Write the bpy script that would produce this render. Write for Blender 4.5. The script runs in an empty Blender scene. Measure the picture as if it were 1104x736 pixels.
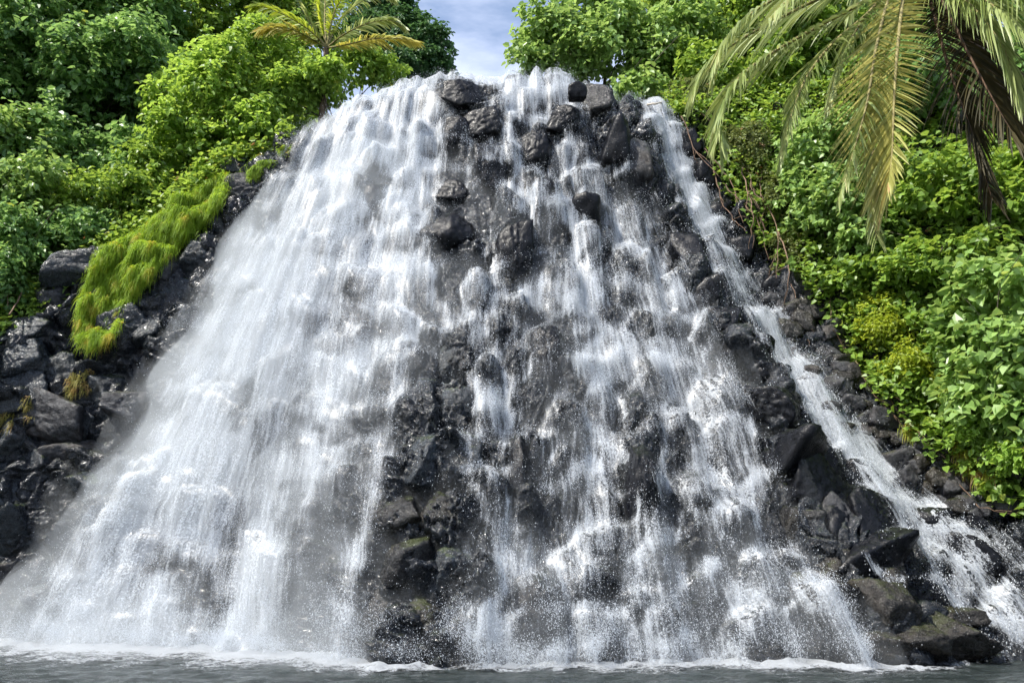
import bpy, math, random
import numpy as np
from mathutils import Vector
from mathutils.bvhtree import BVHTree

rng = np.random.default_rng(7)
random.seed(7)
S = bpy.context.scene
COL = S.collection
R = math.radians

# ------------------------------------------------------------------ camera, world, sun, exposure
W0, H0, FPX, PITCH, CAMZ = 1104.0, 736.0, 866.0, R(15.0), 2.5
cam = bpy.data.objects.new('camera', bpy.data.cameras.new('camera'))
COL.objects.link(cam)
cam.location = (0, 0, CAMZ)
cam.rotation_euler = (R(90) + PITCH, 0, 0)
cam.data.sensor_width = 36.0
cam.data.lens = FPX / W0 * 36.0
cam.data.clip_end = 2000
S.camera = cam

SUN_EL, SUN_AZ = 53.0, -122.0            # azimuth from the view direction (+Y), negative = left
SUND = np.array([math.sin(R(SUN_AZ)) * math.cos(R(SUN_EL)), math.cos(R(SUN_AZ)) * math.cos(R(SUN_EL)), math.sin(R(SUN_EL))])
world = bpy.data.worlds.new('World')
S.world = world
world.use_nodes = True
wn, wl = world.node_tree.nodes, world.node_tree.links
wn.clear()
sky = wn.new('ShaderNodeTexSky'); sky.sky_type = 'NISHITA'; sky.sun_disc = False
sky.sun_elevation = R(SUN_EL); sky.sun_rotation = R(SUN_AZ)
sky.air_density = 1.0; sky.dust_density = 1.5
bg = wn.new('ShaderNodeBackground'); bg.inputs[1].default_value = 0.14
wo = wn.new('ShaderNodeOutputWorld')
# thin streaky high cloud mixed into the sky
tc = wn.new('ShaderNodeTexCoord'); mp = wn.new('ShaderNodeMapping'); mp.inputs['Scale'].default_value = (2.0, 1.2, 7.0)
mp.inputs['Rotation'].default_value = (0.2, 0.55, 0.3)
nz = wn.new('ShaderNodeTexNoise'); nz.inputs['Scale'].default_value = 2.2; nz.inputs['Detail'].default_value = 6; nz.inputs['Roughness'].default_value = 0.55
rp = wn.new('ShaderNodeValToRGB'); rp.color_ramp.elements[0].position = 0.36; rp.color_ramp.elements[1].position = 0.72
mx = wn.new('ShaderNodeMixRGB'); mx.inputs[2].default_value = (5.2, 5.6, 6.9, 1)
sc_ = wn.new('ShaderNodeMath'); sc_.operation = 'MULTIPLY'; sc_.inputs[1].default_value = 0.85
wl.new(tc.outputs['Generated'], mp.inputs[0]); wl.new(mp.outputs[0], nz.inputs[0]); wl.new(nz.outputs[0], rp.inputs[0])
wl.new(rp.outputs[0], sc_.inputs[0]); wl.new(sc_.outputs[0], mx.inputs[0]); wl.new(sky.outputs[0], mx.inputs[1])
wl.new(mx.outputs[0], bg.inputs[0]); wl.new(bg.outputs[0], wo.inputs[0])

sl = bpy.data.lights.new('sun', 'SUN'); sl.energy = 4.9; sl.angle = R(0.5); sl.color = (1.0, 0.95, 0.86)
so = bpy.data.objects.new('sun', sl); COL.objects.link(so)
so.rotation_euler = Vector(SUND).to_track_quat('Z', 'Y').to_euler()

S.view_settings.view_transform = 'Standard'
S.view_settings.look = 'None'
S.view_settings.gamma = 1.0
S.view_settings.exposure = 0.78
S.cycles.use_denoising = True
S.cycles.max_bounces = 5
S.cycles.use_adaptive_sampling = True
S.cycles.adaptive_threshold = 0.03
S.cycles.diffuse_bounces = 2
S.cycles.glossy_bounces = 2
S.cycles.transmission_bounces = 4
S.cycles.transparent_max_bounces = 24
S.cycles.volume_bounces = 1
S.cycles.caustics_reflective = False
S.cycles.caustics_refractive = False
S.cycles.sample_clamp_indirect = 6

# ------------------------------------------------------------------ maths helpers
FW = np.array([0, math.cos(PITCH), math.sin(PITCH)])
UPV = np.array([0, -math.sin(PITCH), math.cos(PITCH)])
RT = np.array([1.0, 0, 0])
CAMP = np.array([0, 0, CAMZ])

def ray(px, py):
    return FW * FPX + RT * (px - W0 / 2) - UPV * (py - H0 / 2)

def at(px, py, Y):
    """the point at world depth Y that the photograph shows at (px, py)"""
    r = ray(px, py)
    return CAMP + r * (Y / r[1])

def proj(P):
    D = P - CAMP
    d = D @ FW
    d = np.where(np.abs(d) < 1e-3, 1e-3, d)
    return np.stack([W0 / 2 + FPX * (D @ RT) / d, H0 / 2 - FPX * (D @ UPV) / d], -1), d

def norm(v):
    return v / np.maximum(np.linalg.norm(v, axis=-1, keepdims=True), 1e-9)

_g = np.random.default_rng(3)
_GR = norm(_g.normal(size=(256, 3)))
_PM = _g.permutation(256)

def pnoise(P):
    P = np.asarray(P, float)
    i = np.floor(P).astype(np.int64); f = P - i
    u = f * f * f * (f * (f * 6 - 15) + 10)
    out = 0
    for dx in (0, 1):
        wx = u[..., 0] if dx else 1 - u[..., 0]
        for dy in (0, 1):
            wy = u[..., 1] if dy else 1 - u[..., 1]
            for dz in (0, 1):
                wz = u[..., 2] if dz else 1 - u[..., 2]
                h = _PM[(i[..., 0] + dx) & 255]
                h = _PM[(h + i[..., 1] + dy) & 255]
                h = _PM[(h + i[..., 2] + dz) & 255]
                g = _GR[h]
                out = out + wx * wy * wz * (g[..., 0] * (f[..., 0] - dx) + g[..., 1] * (f[..., 1] - dy) + g[..., 2] * (f[..., 2] - dz))
    return out * 1.6

def fbm(P, oct=4, gain=0.5):
    a, s, o = 1.0, 0.0, 0
    P = np.asarray(P, float)
    for k in range(oct):
        o = o + a * pnoise(P + 17.3 * k); P = P * 2.03; a *= gain
    return o

def voronoi2(A, B, seed=0):
    """cells of a jittered unit grid: F1, F2, cell id, offset from the cell centre"""
    i, j = np.floor(A).astype(np.int64), np.floor(B).astype(np.int64)
    F1 = np.full(A.shape, 9.0); F2 = np.full(A.shape, 9.0)
    ID = np.zeros(A.shape, np.int64); OX = np.zeros(A.shape); OY = np.zeros(A.shape)
    jr = np.random.default_rng(100 + seed)
    JX, JY = jr.random(256), jr.random(256)
    for di in (-1, 0, 1):
        for dj in (-1, 0, 1):
            ci, cj = i + di, j + dj
            h = _PM[(_PM[(ci + seed * 31) & 255] + cj) & 255]
            ox, oy = A - (ci + 0.1 + 0.8 * JX[h]), B - (cj + 0.1 + 0.8 * JY[h])
            d = np.sqrt(ox * ox + oy * oy)
            c = d < F1
            F2 = np.where(c, F1, np.minimum(F2, d))
            ID = np.where(c, h, ID); OX = np.where(c, ox, OX); OY = np.where(c, oy, OY)
            F1 = np.where(c, d, F1)
    return F1, F2, ID, OX, OY

def sstep(a, b, x):
    t = np.clip((x - a) / (b - a), 0, 1)
    return t * t * (3 - 2 * t)

def mesh_np(name, V, F, mat, parent=None, smooth=True, attrs=None, uv=None):
    """one mesh object from numpy arrays; F is an (n,k) index array or a list of them"""
    Fs = F if isinstance(F, list) else [F]
    me = bpy.data.meshes.new(name)
    V = np.ascontiguousarray(V, np.float32)
    me.vertices.add(len(V)); me.vertices.foreach_set('co', V.ravel())
    loops = np.concatenate([f.ravel() for f in Fs]).astype(np.int32)
    tot = np.concatenate([np.full(len(f), f.shape[1], np.int32) for f in Fs])
    st = np.concatenate([[0], np.cumsum(tot)[:-1]]).astype(np.int32)
    me.loops.add(len(loops)); me.loops.foreach_set('vertex_index', loops)
    me.polygons.add(len(tot)); me.polygons.foreach_set('loop_start', st); me.polygons.foreach_set('loop_total', tot)
    me.polygons.foreach_set('use_smooth', np.full(len(tot), smooth, bool))
    for k, a in (attrs or {}).items():
        at_ = me.attributes.new(k, 'FLOAT', 'POINT')
        at_.data.foreach_set('value', np.ascontiguousarray(a, np.float32).ravel())
    if uv is not None:
        ul = me.uv_layers.new(name='flow')
        ul.data.foreach_set('uv', np.ascontiguousarray(uv[loops], np.float32).ravel())
    me.update(); me.validate()
    me.materials.append(mat)
    o = bpy.data.objects.new(name, me); COL.objects.link(o)
    if parent is not None:
        o.parent = parent
    return o

def tag(o, label=None, cat=None, group=None, kind=None):
    if label: o['label'] = label
    if cat: o['category'] = cat
    if group: o['group'] = group
    if kind: o['kind'] = kind
    return o

def thing(name, label, cat, loc, group=None):
    o = bpy.data.objects.new(name, None); COL.objects.link(o)
    o.location = tuple(loc); o.empty_display_size = 0.3
    return tag(o, label, cat, group)

def grid_faces(nu, nv):
    a = (np.arange(nv - 1)[:, None] * nu + np.arange(nu - 1)[None]).ravel()
    return np.stack([a, a + 1, a + nu + 1, a + nu], -1)

def tube(P, rad, n=6):
    """verts, faces of a tapered tube along P"""
    P = np.asarray(P, float); m = len(P)
    T = norm(np.gradient(P, axis=0))
    ref = np.array([0.31, 0.2, 0.93]) if abs(T[0, 2]) < 0.8 else np.array([1.0, 0.1, 0])
    Sx = norm(np.cross(T, ref)); Sy = np.cross(T, Sx)
    a = np.linspace(0, 2 * math.pi, n, endpoint=False)
    rad = np.broadcast_to(np.asarray(rad, float), (m,))
    V = P[:, None] + rad[:, None, None] * (np.cos(a)[None, :, None] * Sx[:, None] + np.sin(a)[None, :, None] * Sy[:, None])
    k = np.arange(n); k2 = (k + 1) % n
    F = np.concatenate([np.stack([i * n + k, i * n + k2, (i + 1) * n + k2, (i + 1) * n + k], -1) for i in range(m - 1)])
    return V.reshape(-1, 3), F

def join(parts):
    Vs, Fs, o = [], [], 0
    for V, F in parts:
        Vs.append(V); Fs.append(F + o); o += len(V)
    return np.concatenate(Vs), np.concatenate(Fs)

def spline(P, n):
    P = np.asarray(P, float)
    t = np.linspace(0, len(P) - 1, n)
    return cr(P, t)

def cr(P, t):
    """Catmull-Rom along axis 0"""
    n = len(P)
    i = np.clip(np.floor(t).astype(int), 0, n - 2); f = (t - i).reshape((-1,) + (1,) * (P.ndim - 1))
    p0 = np.where((i == 0).reshape(f.shape), 2 * P[0] - P[1], P[np.maximum(i - 1, 0)])
    p1, p2 = P[i], P[i + 1]
    p3 = np.where((i == n - 2).reshape(f.shape), 2 * P[-1] - P[-2], P[np.minimum(i + 2, n - 1)])
    return 0.5 * (2 * p1 + (p2 - p0) * f + (2 * p0 - 5 * p1 + 4 * p2 - p3) * f ** 2 + (3 * p1 - p0 - 3 * p2 + p3) * f ** 3)

# ------------------------------------------------------------------ materials
class NT:
    def __init__(s, name):
        s.m = bpy.data.materials.new(name); s.m.use_nodes = True
        s.n, s.l = s.m.node_tree.nodes, s.m.node_tree.links
        s.n.clear(); s.out = s.n.new('ShaderNodeOutputMaterial')
    def new(s, t, **kw):
        nd = s.n.new('ShaderNode' + t)
        for k, v in kw.items():
            if k in nd.inputs.keys():
                s.set(nd.inputs[k], v)
            else:
                setattr(nd, k, v)
        return nd
    def set(s, inp, v):
        if isinstance(v, bpy.types.NodeSocket): s.l.new(v, inp)
        else: inp.default_value = v
    def math(s, op, a, b=0.0, c=0.0, clamp=False):
        nd = s.n.new('ShaderNodeMath'); nd.operation = op; nd.use_clamp = clamp
        s.set(nd.inputs[0], a); s.set(nd.inputs[1], b)
        if op in ('MULTIPLY_ADD', 'WRAP', 'SMOOTH_MIN'): s.set(nd.inputs[2], c)
        return nd.outputs[0]
    def step(s, x, a, b, lo=0.0, hi=1.0):
        nd = s.n.new('ShaderNodeMapRange'); nd.interpolation_type = 'SMOOTHSTEP'
        s.set(nd.inputs[0], x); s.set(nd.inputs[1], a); s.set(nd.inputs[2], b); s.set(nd.inputs[3], lo); s.set(nd.inputs[4], hi)
        return nd.outputs[0]
    def mix(s, f, a, b):
        nd = s.n.new('ShaderNodeMixRGB'); s.set(nd.inputs[0], f); s.set(nd.inputs[1], a); s.set(nd.inputs[2], b)
        return nd.outputs[0]
    def noise(s, vec, scale, detail=4.0, rough=0.55, dist=0.0):
        nd = s.n.new('ShaderNodeTexNoise')
        s.set(nd.inputs['Vector'], vec); nd.inputs['Scale'].default_value = scale
        nd.inputs['Detail'].default_value = detail; nd.inputs['Roughness'].default_value = rough; nd.inputs['Distortion'].default_value = dist
        return nd.outputs[0]
    def attr(s, name):
        nd = s.n.new('ShaderNodeAttribute'); nd.attribute_name = name
        return nd
    def mapping(s, vec, scale):
        nd = s.n.new('ShaderNodeMapping'); s.set(nd.inputs[0], vec); nd.inputs['Scale'].default_value = scale
        return nd.outputs[0]
    def pos(s):
        return s.n.new('ShaderNodeNewGeometry').outputs['Position']
    def nrm(s):
        return s.n.new('ShaderNodeNewGeometry').outputs['Normal']
    def bump(s, h, strength, dist):
        nd = s.n.new('ShaderNodeBump'); s.set(nd.inputs['Height'], h); nd.inputs['Strength'].default_value = strength; nd.inputs['Distance'].default_value = dist
        return nd.outputs[0]
    def done(s, shader, vol=None):
        if shader is not None: s.l.new(shader, s.out.inputs[0])
        if vol is not None: s.l.new(vol, s.out.inputs[1])
        return s.m

def c4(r, g, b): return (r, g, b, 1.0)

def mat_rock(name, dark, light, brown, brown_amt, moss_amt, rough=0.33, veg=False, coat=0.22, bumpd=0.09, spec=0.3):
    t = NT(name)
    p = t.pos()
    n1 = t.noise(p, 0.9, 5, 0.6); n2 = t.noise(p, 5.0, 6, 0.65); n3 = t.noise(p, 16.0, 7, 0.75)
    base = t.mix(t.step(n2, 0.35, 0.7), dark, light)
    base = t.mix(t.math('MULTIPLY', t.step(n1, 0.5, 0.68), brown_amt), base, brown)
    # moss settles on what faces up
    sep = t.new('SeparateXYZ'); t.l.new(t.nrm(), sep.inputs[0])
    mo = t.math('MULTIPLY', t.step(t.math('ADD', t.math('MULTIPLY', sep.outputs[2], 0.35), t.noise(p, 1.6, 6, 0.7)), 0.72, 0.86), moss_amt)
    base = t.mix(mo, base, c4(0.07, 0.095, 0.015))
    if veg:
        base = t.mix(t.step(t.attr('veg').outputs['Fac'], 0.3, 0.7), base, c4(0.022, 0.03, 0.012))
    rg = t.step(n3, 0.3, 0.75, rough - 0.14, rough + 0.2)
    if veg:
        rg = t.math('MAXIMUM', rg, t.math('MULTIPLY', t.attr('veg').outputs['Fac'], 0.9))
    v = t.new('TexVoronoi'); v.feature = 'DISTANCE_TO_EDGE'; v.inputs['Scale'].default_value = 2.6
    t.l.new(t.new('VectorMath', operation='ADD').outputs[0], v.inputs['Vector'])
    add = v.inputs['Vector'].links[0].from_node
    t.l.new(p, add.inputs[0])
    wob = t.new('TexNoise'); wob.inputs['Scale'].default_value = 2.2; t.l.new(p, wob.inputs['Vector']); t.l.new(wob.outputs['Color'], add.inputs[1])
    crack = t.step(v.outputs['Distance'], 0.0, 0.06)
    h = t.math('ADD', t.math('MULTIPLY', n2, 0.6), t.math('MULTIPLY', n3, 0.4))
    h = t.math('ADD', h, t.math('MULTIPLY', crack, 0.05))
    bs = t.new('BsdfPrincipled'); t.set(bs.inputs['Base Color'], base); t.set(bs.inputs['Roughness'], rg)
    bs.inputs['Specular IOR Level'].default_value = spec
    bs.inputs['Coat Weight'].default_value = coat; bs.inputs['Coat Roughness'].default_value = 0.1
    t.set(bs.inputs['Normal'], t.bump(h, 1.0, bumpd))
    t.set(bs.inputs['Coat Normal'], t.bump(h, 1.0, bumpd * 0.8))
    return t.done(bs.outputs[0])

M_CLIFF = mat_rock('wet_basalt_cliff', c4(0.0025, 0.004, 0.0065), c4(0.012, 0.0165, 0.024), c4(0.019, 0.017, 0.014), 0.2, 0.12, 0.28, veg=True, coat=0.38)
M_BLACK = mat_rock('wet_black_basalt', c4(0.002, 0.0025, 0.004), c4(0.0085, 0.0095, 0.013), c4(0.012, 0.011, 0.010), 0.2, 0.08, 0.34, coat=0.1, bumpd=0.04, spec=0.18)
M_GREY = mat_rock('grey_basalt', c4(0.014, 0.014, 0.017), c4(0.058, 0.06, 0.065), c4(0.055, 0.042, 0.029), 0.45, 0.15, 0.4, coat=0.15)
M_BLUE = mat_rock('wet_blue_basalt', c4(0.007, 0.010, 0.014), c4(0.033, 0.042, 0.052), c4(0.03, 0.029, 0.018), 0.35, 0.35, 0.27)
M_MOSSY = mat_rock('mossy_basalt', c4(0.005, 0.005, 0.006), c4(0.021, 0.021, 0.021), c4(0.035, 0.03, 0.016), 0.5, 0.3, 0.3)
M_BROWN = mat_rock('brown_basalt', c4(0.008, 0.0075, 0.007), c4(0.034, 0.030, 0.026), c4(0.032, 0.027, 0.016), 0.5, 0.2, 0.27)

def mat_leaf(name, dark, light, yellow, trans=0.35, rough=0.42, yamt=0.25, spec=0.5):
    t = NT(name)
    if name.startswith('leaf'): dark, light, yellow = [c4(c[0] * 1.35, c[1] * 1.2, c[2] * 1.1) for c in (dark, light, yellow)]
    rn = t.attr('rnd').outputs['Fac']
    base = t.mix(t.step(rn, 0.0, 0.75), dark, light)
    base = t.mix(t.math('MULTIPLY', t.step(rn, 0.8, 0.97), yamt * 3), base, yellow)
    if name.startswith('leaf'): base = t.mix(t.math('GREATER_THAN', rn, 0.965), base, c4(0.20, 0.12, 0.04))
    bs = t.new('BsdfPrincipled'); t.set(bs.inputs['Base Color'], base); bs.inputs['Roughness'].default_value = rough
    bs.inputs['Specular IOR Level'].default_value = spec
    tr = t.new('BsdfTranslucent')
    hs = t.new('HueSaturation'); hs.inputs['Hue'].default_value = 0.475; hs.inputs['Saturation'].default_value = 1.02; hs.inputs['Value'].default_value = 1.7
    t.set(hs.inputs['Color'], base); t.l.new(hs.outputs[0], tr.inputs[0])
    ms = t.new('MixShader'); ms.inputs[0].default_value = trans
    t.l.new(bs.outputs[0], ms.inputs[1]); t.l.new(tr.outputs[0], ms.inputs[2])
    return t.done(ms.outputs[0])

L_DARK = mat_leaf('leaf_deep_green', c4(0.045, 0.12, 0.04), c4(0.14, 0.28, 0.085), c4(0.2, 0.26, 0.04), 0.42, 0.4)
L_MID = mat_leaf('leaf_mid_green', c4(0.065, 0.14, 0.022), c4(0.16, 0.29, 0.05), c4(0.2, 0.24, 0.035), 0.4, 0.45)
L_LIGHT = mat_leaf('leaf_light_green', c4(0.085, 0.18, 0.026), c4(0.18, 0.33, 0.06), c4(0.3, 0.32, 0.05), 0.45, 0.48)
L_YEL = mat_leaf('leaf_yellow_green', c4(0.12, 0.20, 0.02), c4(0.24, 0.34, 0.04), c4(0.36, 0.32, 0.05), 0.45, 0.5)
L_GLOSS = mat_leaf('leaf_glossy_green', c4(0.07, 0.16, 0.035), c4(0.19, 0.33, 0.10), c4(0.3, 0.38, 0.09), 0.38, 0.4, 0.2, 0.6)
L_DULL = mat_leaf('leaf_dull_olive', c4(0.05, 0.085, 0.025), c4(0.13, 0.18, 0.055), c4(0.2, 0.14, 0.07), 0.3, 0.5, 0.5)
L_TUFT = mat_leaf('grass_dull_yellow', c4(0.16, 0.17, 0.03), c4(0.27, 0.25, 0.06), c4(0.26, 0.17, 0.06), 0.35, 0.6, 0.3, 0.3)
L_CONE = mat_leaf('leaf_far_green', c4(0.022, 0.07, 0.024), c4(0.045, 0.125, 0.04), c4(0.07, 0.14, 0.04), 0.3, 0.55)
L_GRASS = mat_leaf('grass_yellow_green', c4(0.15, 0.26, 0.016), c4(0.26, 0.40, 0.035), c4(0.42, 0.36, 0.05), 0.45, 0.6, 0.3, 0.3)
L_PALM = mat_leaf('palm_green', c4(0.15, 0.215, 0.05), c4(0.34, 0.40, 0.145), c4(0.45, 0.44, 0.2), 0.35, 0.45, 0.3, 0.5)
L_PGOLD = mat_leaf('palm_golden', c4(0.24, 0.25, 0.06), c4(0.44, 0.45, 0.15), c4(0.40, 0.22, 0.10), 0.35, 0.45, 0.3, 0.5)
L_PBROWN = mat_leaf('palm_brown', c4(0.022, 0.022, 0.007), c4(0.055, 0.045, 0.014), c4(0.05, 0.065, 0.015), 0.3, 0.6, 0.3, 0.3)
L_PORANGE = mat_leaf('palm_orange', c4(0.28, 0.29, 0.045), c4(0.44, 0.42, 0.08), c4(0.45, 0.24, 0.05), 0.4, 0.5)

def mat_plain(name, a, b, scale=6.0, rough=0.8):
    t = NT(name)
    n = t.noise(t.pos(), scale, 5, 0.6)
    bs = t.new('BsdfPrincipled'); t.set(bs.inputs['Base Color'], t.mix(t.step(n, 0.3, 0.7), a, b)); bs.inputs['Roughness'].default_value = rough
    t.set(bs.inputs['Normal'], t.bump(n, 0.6, 0.05))
    return t.done(bs.outputs[0])

M_BARK = mat_plain('bark', c4(0.06, 0.045, 0.032), c4(0.17, 0.14, 0.11))
M_PBARK = mat_plain('palm_bark', c4(0.05, 0.033, 0.02), c4(0.16, 0.11, 0.07), 9)
M_TWIG = mat_plain('dry_twig', c4(0.07, 0.04, 0.025), c4(0.22, 0.14, 0.09))
M_PALE = mat_plain('bleached_wood', c4(0.3, 0.27, 0.22), c4(0.5, 0.45, 0.38))
M_RACHIS = mat_plain('frond_stalk', c4(0.13, 0.11, 0.04), c4(0.3, 0.26, 0.1))
M_RACHB = mat_plain('brown_frond_stalk', c4(0.05, 0.028, 0.016), c4(0.13, 0.07, 0.035))

def white_water(t, vec=None):
    d = t.new('BsdfDiffuse'); d.inputs[0].default_value = c4(0.70, 0.74, 0.79)
    tr = t.new('BsdfTranslucent'); tr.inputs[0].default_value = c4(0.85, 0.9, 0.95)
    g = t.new('BsdfGlossy'); g.inputs['Roughness'].default_value = 0.35
    m = t.new('MixShader'); m.inputs[0].default_value = 0.35
    t.l.new(d.outputs[0], m.inputs[1]); t.l.new(tr.outputs[0], m.inputs[2])
    m2 = t.new('MixShader'); m2.inputs[0].default_value = 0.04
    t.l.new(m.outputs[0], m2.inputs[1]); t.l.new(g.outputs[0], m2.inputs[2])
    if vec is not None:
        for nd in (d, tr): t.l.new(vec, nd.inputs['Normal'])
    return m2.outputs[0]

def mat_sheet(name, amp_long, amp_fine, amp_speck, lo, hi, amax):
    """broken white water: opaque where the flow is thick, torn into streaks and beads where it is thin"""
    t = NT(name)
    uv = t.new('UVMap'); uv.uv_map = 'flow'
    cov = t.attr('cov').outputs['Fac']
    # wobble the across coordinate so that streaks wander
    wn_ = t.new('TexNoise'); wn_.inputs['Scale'].default_value = 0.9; wn_.inputs['Detail'].default_value = 3
    t.l.new(uv.outputs[0], wn_.inputs['Vector'])
    va = t.new('VectorMath', operation='MULTIPLY_ADD'); t.l.new(wn_.outputs['Color'], va.inputs[0]); va.inputs[1].default_value = (0.35, 0.35, 0); t.l.new(uv.outputs[0], va.inputs[2])
    p = va.outputs[0]
    nl = t.noise(t.mapping(p, (2.2, 0.38, 1)), 1.0, 3, 0.55)
    nf = t.noise(t.mapping(p, (9.5, 0.65, 1)), 1.0, 4, 0.65)
    ns = t.noise(t.mapping(p, (30.0, 14.0, 1)), 1.0, 3, 0.75)
    s = t.math('ADD', cov, t.math('MULTIPLY', t.math('SUBTRACT', nl, 0.5), amp_long))
    s = t.math('ADD', s, t.math('MULTIPLY', t.math('SUBTRACT', nf, 0.5), amp_fine))
    s = t.math('ADD', s, t.math('MULTIPLY', t.math('SUBTRACT', ns, 0.5), amp_speck))
    gate = t.step(cov, 0.02, 0.16)
    a = t.math('MULTIPLY', t.step(s, lo, hi, 0.0, amax), gate)
    h = t.math('ADD', t.math('MULTIPLY', nf, 0.6), t.math('ADD', t.math('MULTIPLY', ns, 0.35), t.math('MULTIPLY', nl, 0.8)))
    w = white_water(t, t.bump(h, 0.8, 0.18))
    tp = t.new('BsdfTransparent')
    m = t.new('MixShader'); t.set(m.inputs[0], a); t.l.new(tp.outputs[0], m.inputs[1]); t.l.new(w, m.inputs[2])
    return t.done(m.outputs[0])

M_SHEET = mat_sheet('falling_water', 0.75, 1.7, 1.15, 0.38, 1.18, 0.95)
M_SHEET2 = mat_sheet('loose_water', 0.8, 1.4, 2.2, 0.62, 1.25, 0.85)

M_SOFT = mat_sheet('soft_water', 1.1, 0.5, 0.25, 0.25, 1.15, 0.36)
t = NT('water_drops'); M_DROP = t.done(white_water(t))
t = NT('spray_mist')
pv = t.new('VolumePrincipled'); pv.inputs['Color'].default_value = c4(0.90, 0.955, 1.0); pv.inputs['Density'].default_value = 0.15; pv.inputs['Anisotropy'].default_value = 0.1
M_MIST = t.done(None, pv.outputs[0])

t = NT('pool_water')
p = t.pos()
n1 = t.noise(t.mapping(p, (0.9, 2.0, 1)), 1.0, 5, 0.6, 0.6); n2 = t.noise(t.mapping(p, (3.5, 6.0, 1)), 1.0, 5, 0.65, 0.4)
bs = t.new('BsdfPrincipled'); t.set(bs.inputs['Base Color'], t.mix(t.step(n1, 0.35, 0.7), c4(0.016, 0.022, 0.022), c4(0.045, 0.055, 0.055)))
bs.inputs['Roughness'].default_value = 0.1; bs.inputs['IOR'].default_value = 1.33
t.set(bs.inputs['Normal'], t.bump(t.math('ADD', t.math('MULTIPLY', n1, 0.7), t.math('MULTIPLY', n2, 0.35)), 1.0, 0.22))
M_POOL = t.done(bs.outputs[0])

t = NT('foam')
uv = t.new('UVMap'); uv.uv_map = 'flow'
p = t.pos()
cov = t.attr('cov').outputs['Fac']
nf = t.noise(p, 2.2, 6, 0.7, 0.8); ns = t.noise(p, 11.0, 5, 0.75)
s = t.math('ADD', cov, t.math('ADD', t.math('MULTIPLY', t.math('SUBTRACT', nf, 0.5), 1.0), t.math('MULTIPLY', t.math('SUBTRACT', ns, 0.5), 0.9)))
a = t.math('MULTIPLY', t.step(s, 0.42, 0.75), t.step(cov, 0.0, 0.12))
w = white_water(t, t.bump(t.math('ADD', nf, ns), 0.9, 0.15))
tp = t.new('BsdfTransparent'); m = t.new('MixShader'); t.set(m.inputs[0], a); t.l.new(tp.outputs[0], m.inputs[1]); t.l.new(w, m.inputs[2])
M_FOAM = t.done(m.outputs[0])

# ------------------------------------------------------------------ the rock face (one sheet, u = flow lines, v = up)
BASE = dict(z=-0.8)
cols = [   # base -> crest, each (px, py, Y); afterwards (dY, dZ) to the two rows behind the crest
 [(-620, 690, 20.0), (-520, 590, 20.8), (-440, 520, 21.7), (-370, 450, 22.6), (-310, 400, 23.5), (-260, 350, 24.5), (3, 4.5), (12, 17)],
 [(-330, 690, 24.5), (-240, 610, 25.0), (-165, 540, 25.6), (-100, 480, 26.2), (-45, 420, 26.9), (0, 362, 27.6), (3, 4.0), (12, 16)],
 [(-170, 690, 26.0), (-90, 600, 26.4), (-25, 510, 26.9), (30, 425, 27.5), (75, 350, 28.1), (118, 272, 28.8), (3, 3.5), (12, 15)],
 [(-70, 690, 26.6), (10, 590, 27.0), (85, 480, 27.5), (150, 370, 28.1), (203, 275, 28.8), (252, 186, 29.7), (3, 2.8), (12, 13)],
 [(30, 692, 25.6), (110, 560, 26.4), (185, 430, 27.2), (250, 310, 28.0), (300, 220, 28.8), (343, 140, 29.8), (4, 0.3), (18, 2.5)],
 [(250, 705, 23.3), (282, 560, 24.4), (316, 430, 25.6), (355, 300, 26.9), (390, 200, 28.1), (425, 102, 29.6), (4, 0.3), (22, 2)],
 [(455, 722, 19.8), (464, 560, 21.6), (478, 430, 23.4), (490, 300, 25.4), (500, 200, 27.2), (508, 91, 29.2), (4, 0.2), (22, 1.5)],
 [(645, 720, 20.2), (632, 560, 22.0), (620, 430, 23.8), (608, 300, 25.6), (600, 200, 27.3), (588, 96, 29.2), (4, 0.2), (22, 1.5)],
 [(930, 718, 20.4), (852, 590, 22.0), (800, 470, 23.8), (738, 330, 25.8), (690, 215, 27.5), (652, 106, 29.2), (4, 0.5), (22, 2)],
 [(1010, 716, 19.6), (915, 590, 21.4), (853, 470, 23.3), (782, 330, 25.6), (722, 220, 27.5), (672, 108, 29.3), (4, 0.5), (20, 3)],
 [(1120, 700, 21.2), (1000, 575, 22.9), (900, 450, 24.7), (812, 315, 27.0), (746, 205, 28.8), (706, 114, 30.0), (4, 0.8), (18, 6)],
 [(1270, 690, 20.4), (1105, 560, 22.2), (975, 440, 24.4), (868, 310, 26.9), (795, 205, 28.8), (742, 120, 30.2), (3, 2.5), (12, 12)],
 [(1420, 690, 18.6), (1210, 520, 21.0), (1065, 385, 23.6), (955, 270, 26.2), (890, 180, 28.2), (845, 110, 30.0), (3, 3.5), (11, 14)],
 [(1900, 690, 14.0), (1600, 480, 17.5), (1350, 330, 20.6), (1180, 200, 23.6), (1100, 120, 25.8), (1040, 50, 28.0), (3, 4.0), (10, 14)],
]
CP = []
for c in cols:
    pts = [at(*q) for q in c[:6]]
    pts[0][2] = -0.8
    pts.append(pts[5] + np.array([0.02 * pts[5][0], c[6][0], c[6][1]]))
    pts.append(pts[5] + np.array([0.15 * pts[5][0], c[7][0], c[7][1]]))
    CP.append(pts)
CP = np.array(CP)                       # (col, row, 3)
NC, NR = CP.shape[:2]
def base_surface(uu, vv):
    A = cr(CP, uu)                      # (nu, row, 3)
    B = cr(np.swapaxes(A, 0, 1), vv)    # (nv, nu, 3)
    return B
def dens(n, knots):
    """n samples of 0..len-1 with the given density between knots"""
    w = np.array(knots, float); cum = np.concatenate([[0], np.cumsum(w)])
    return np.interp(np.linspace(0, cum[-1], n), cum, np.arange(len(cum)))
NU, NV = 860, 620
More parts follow.
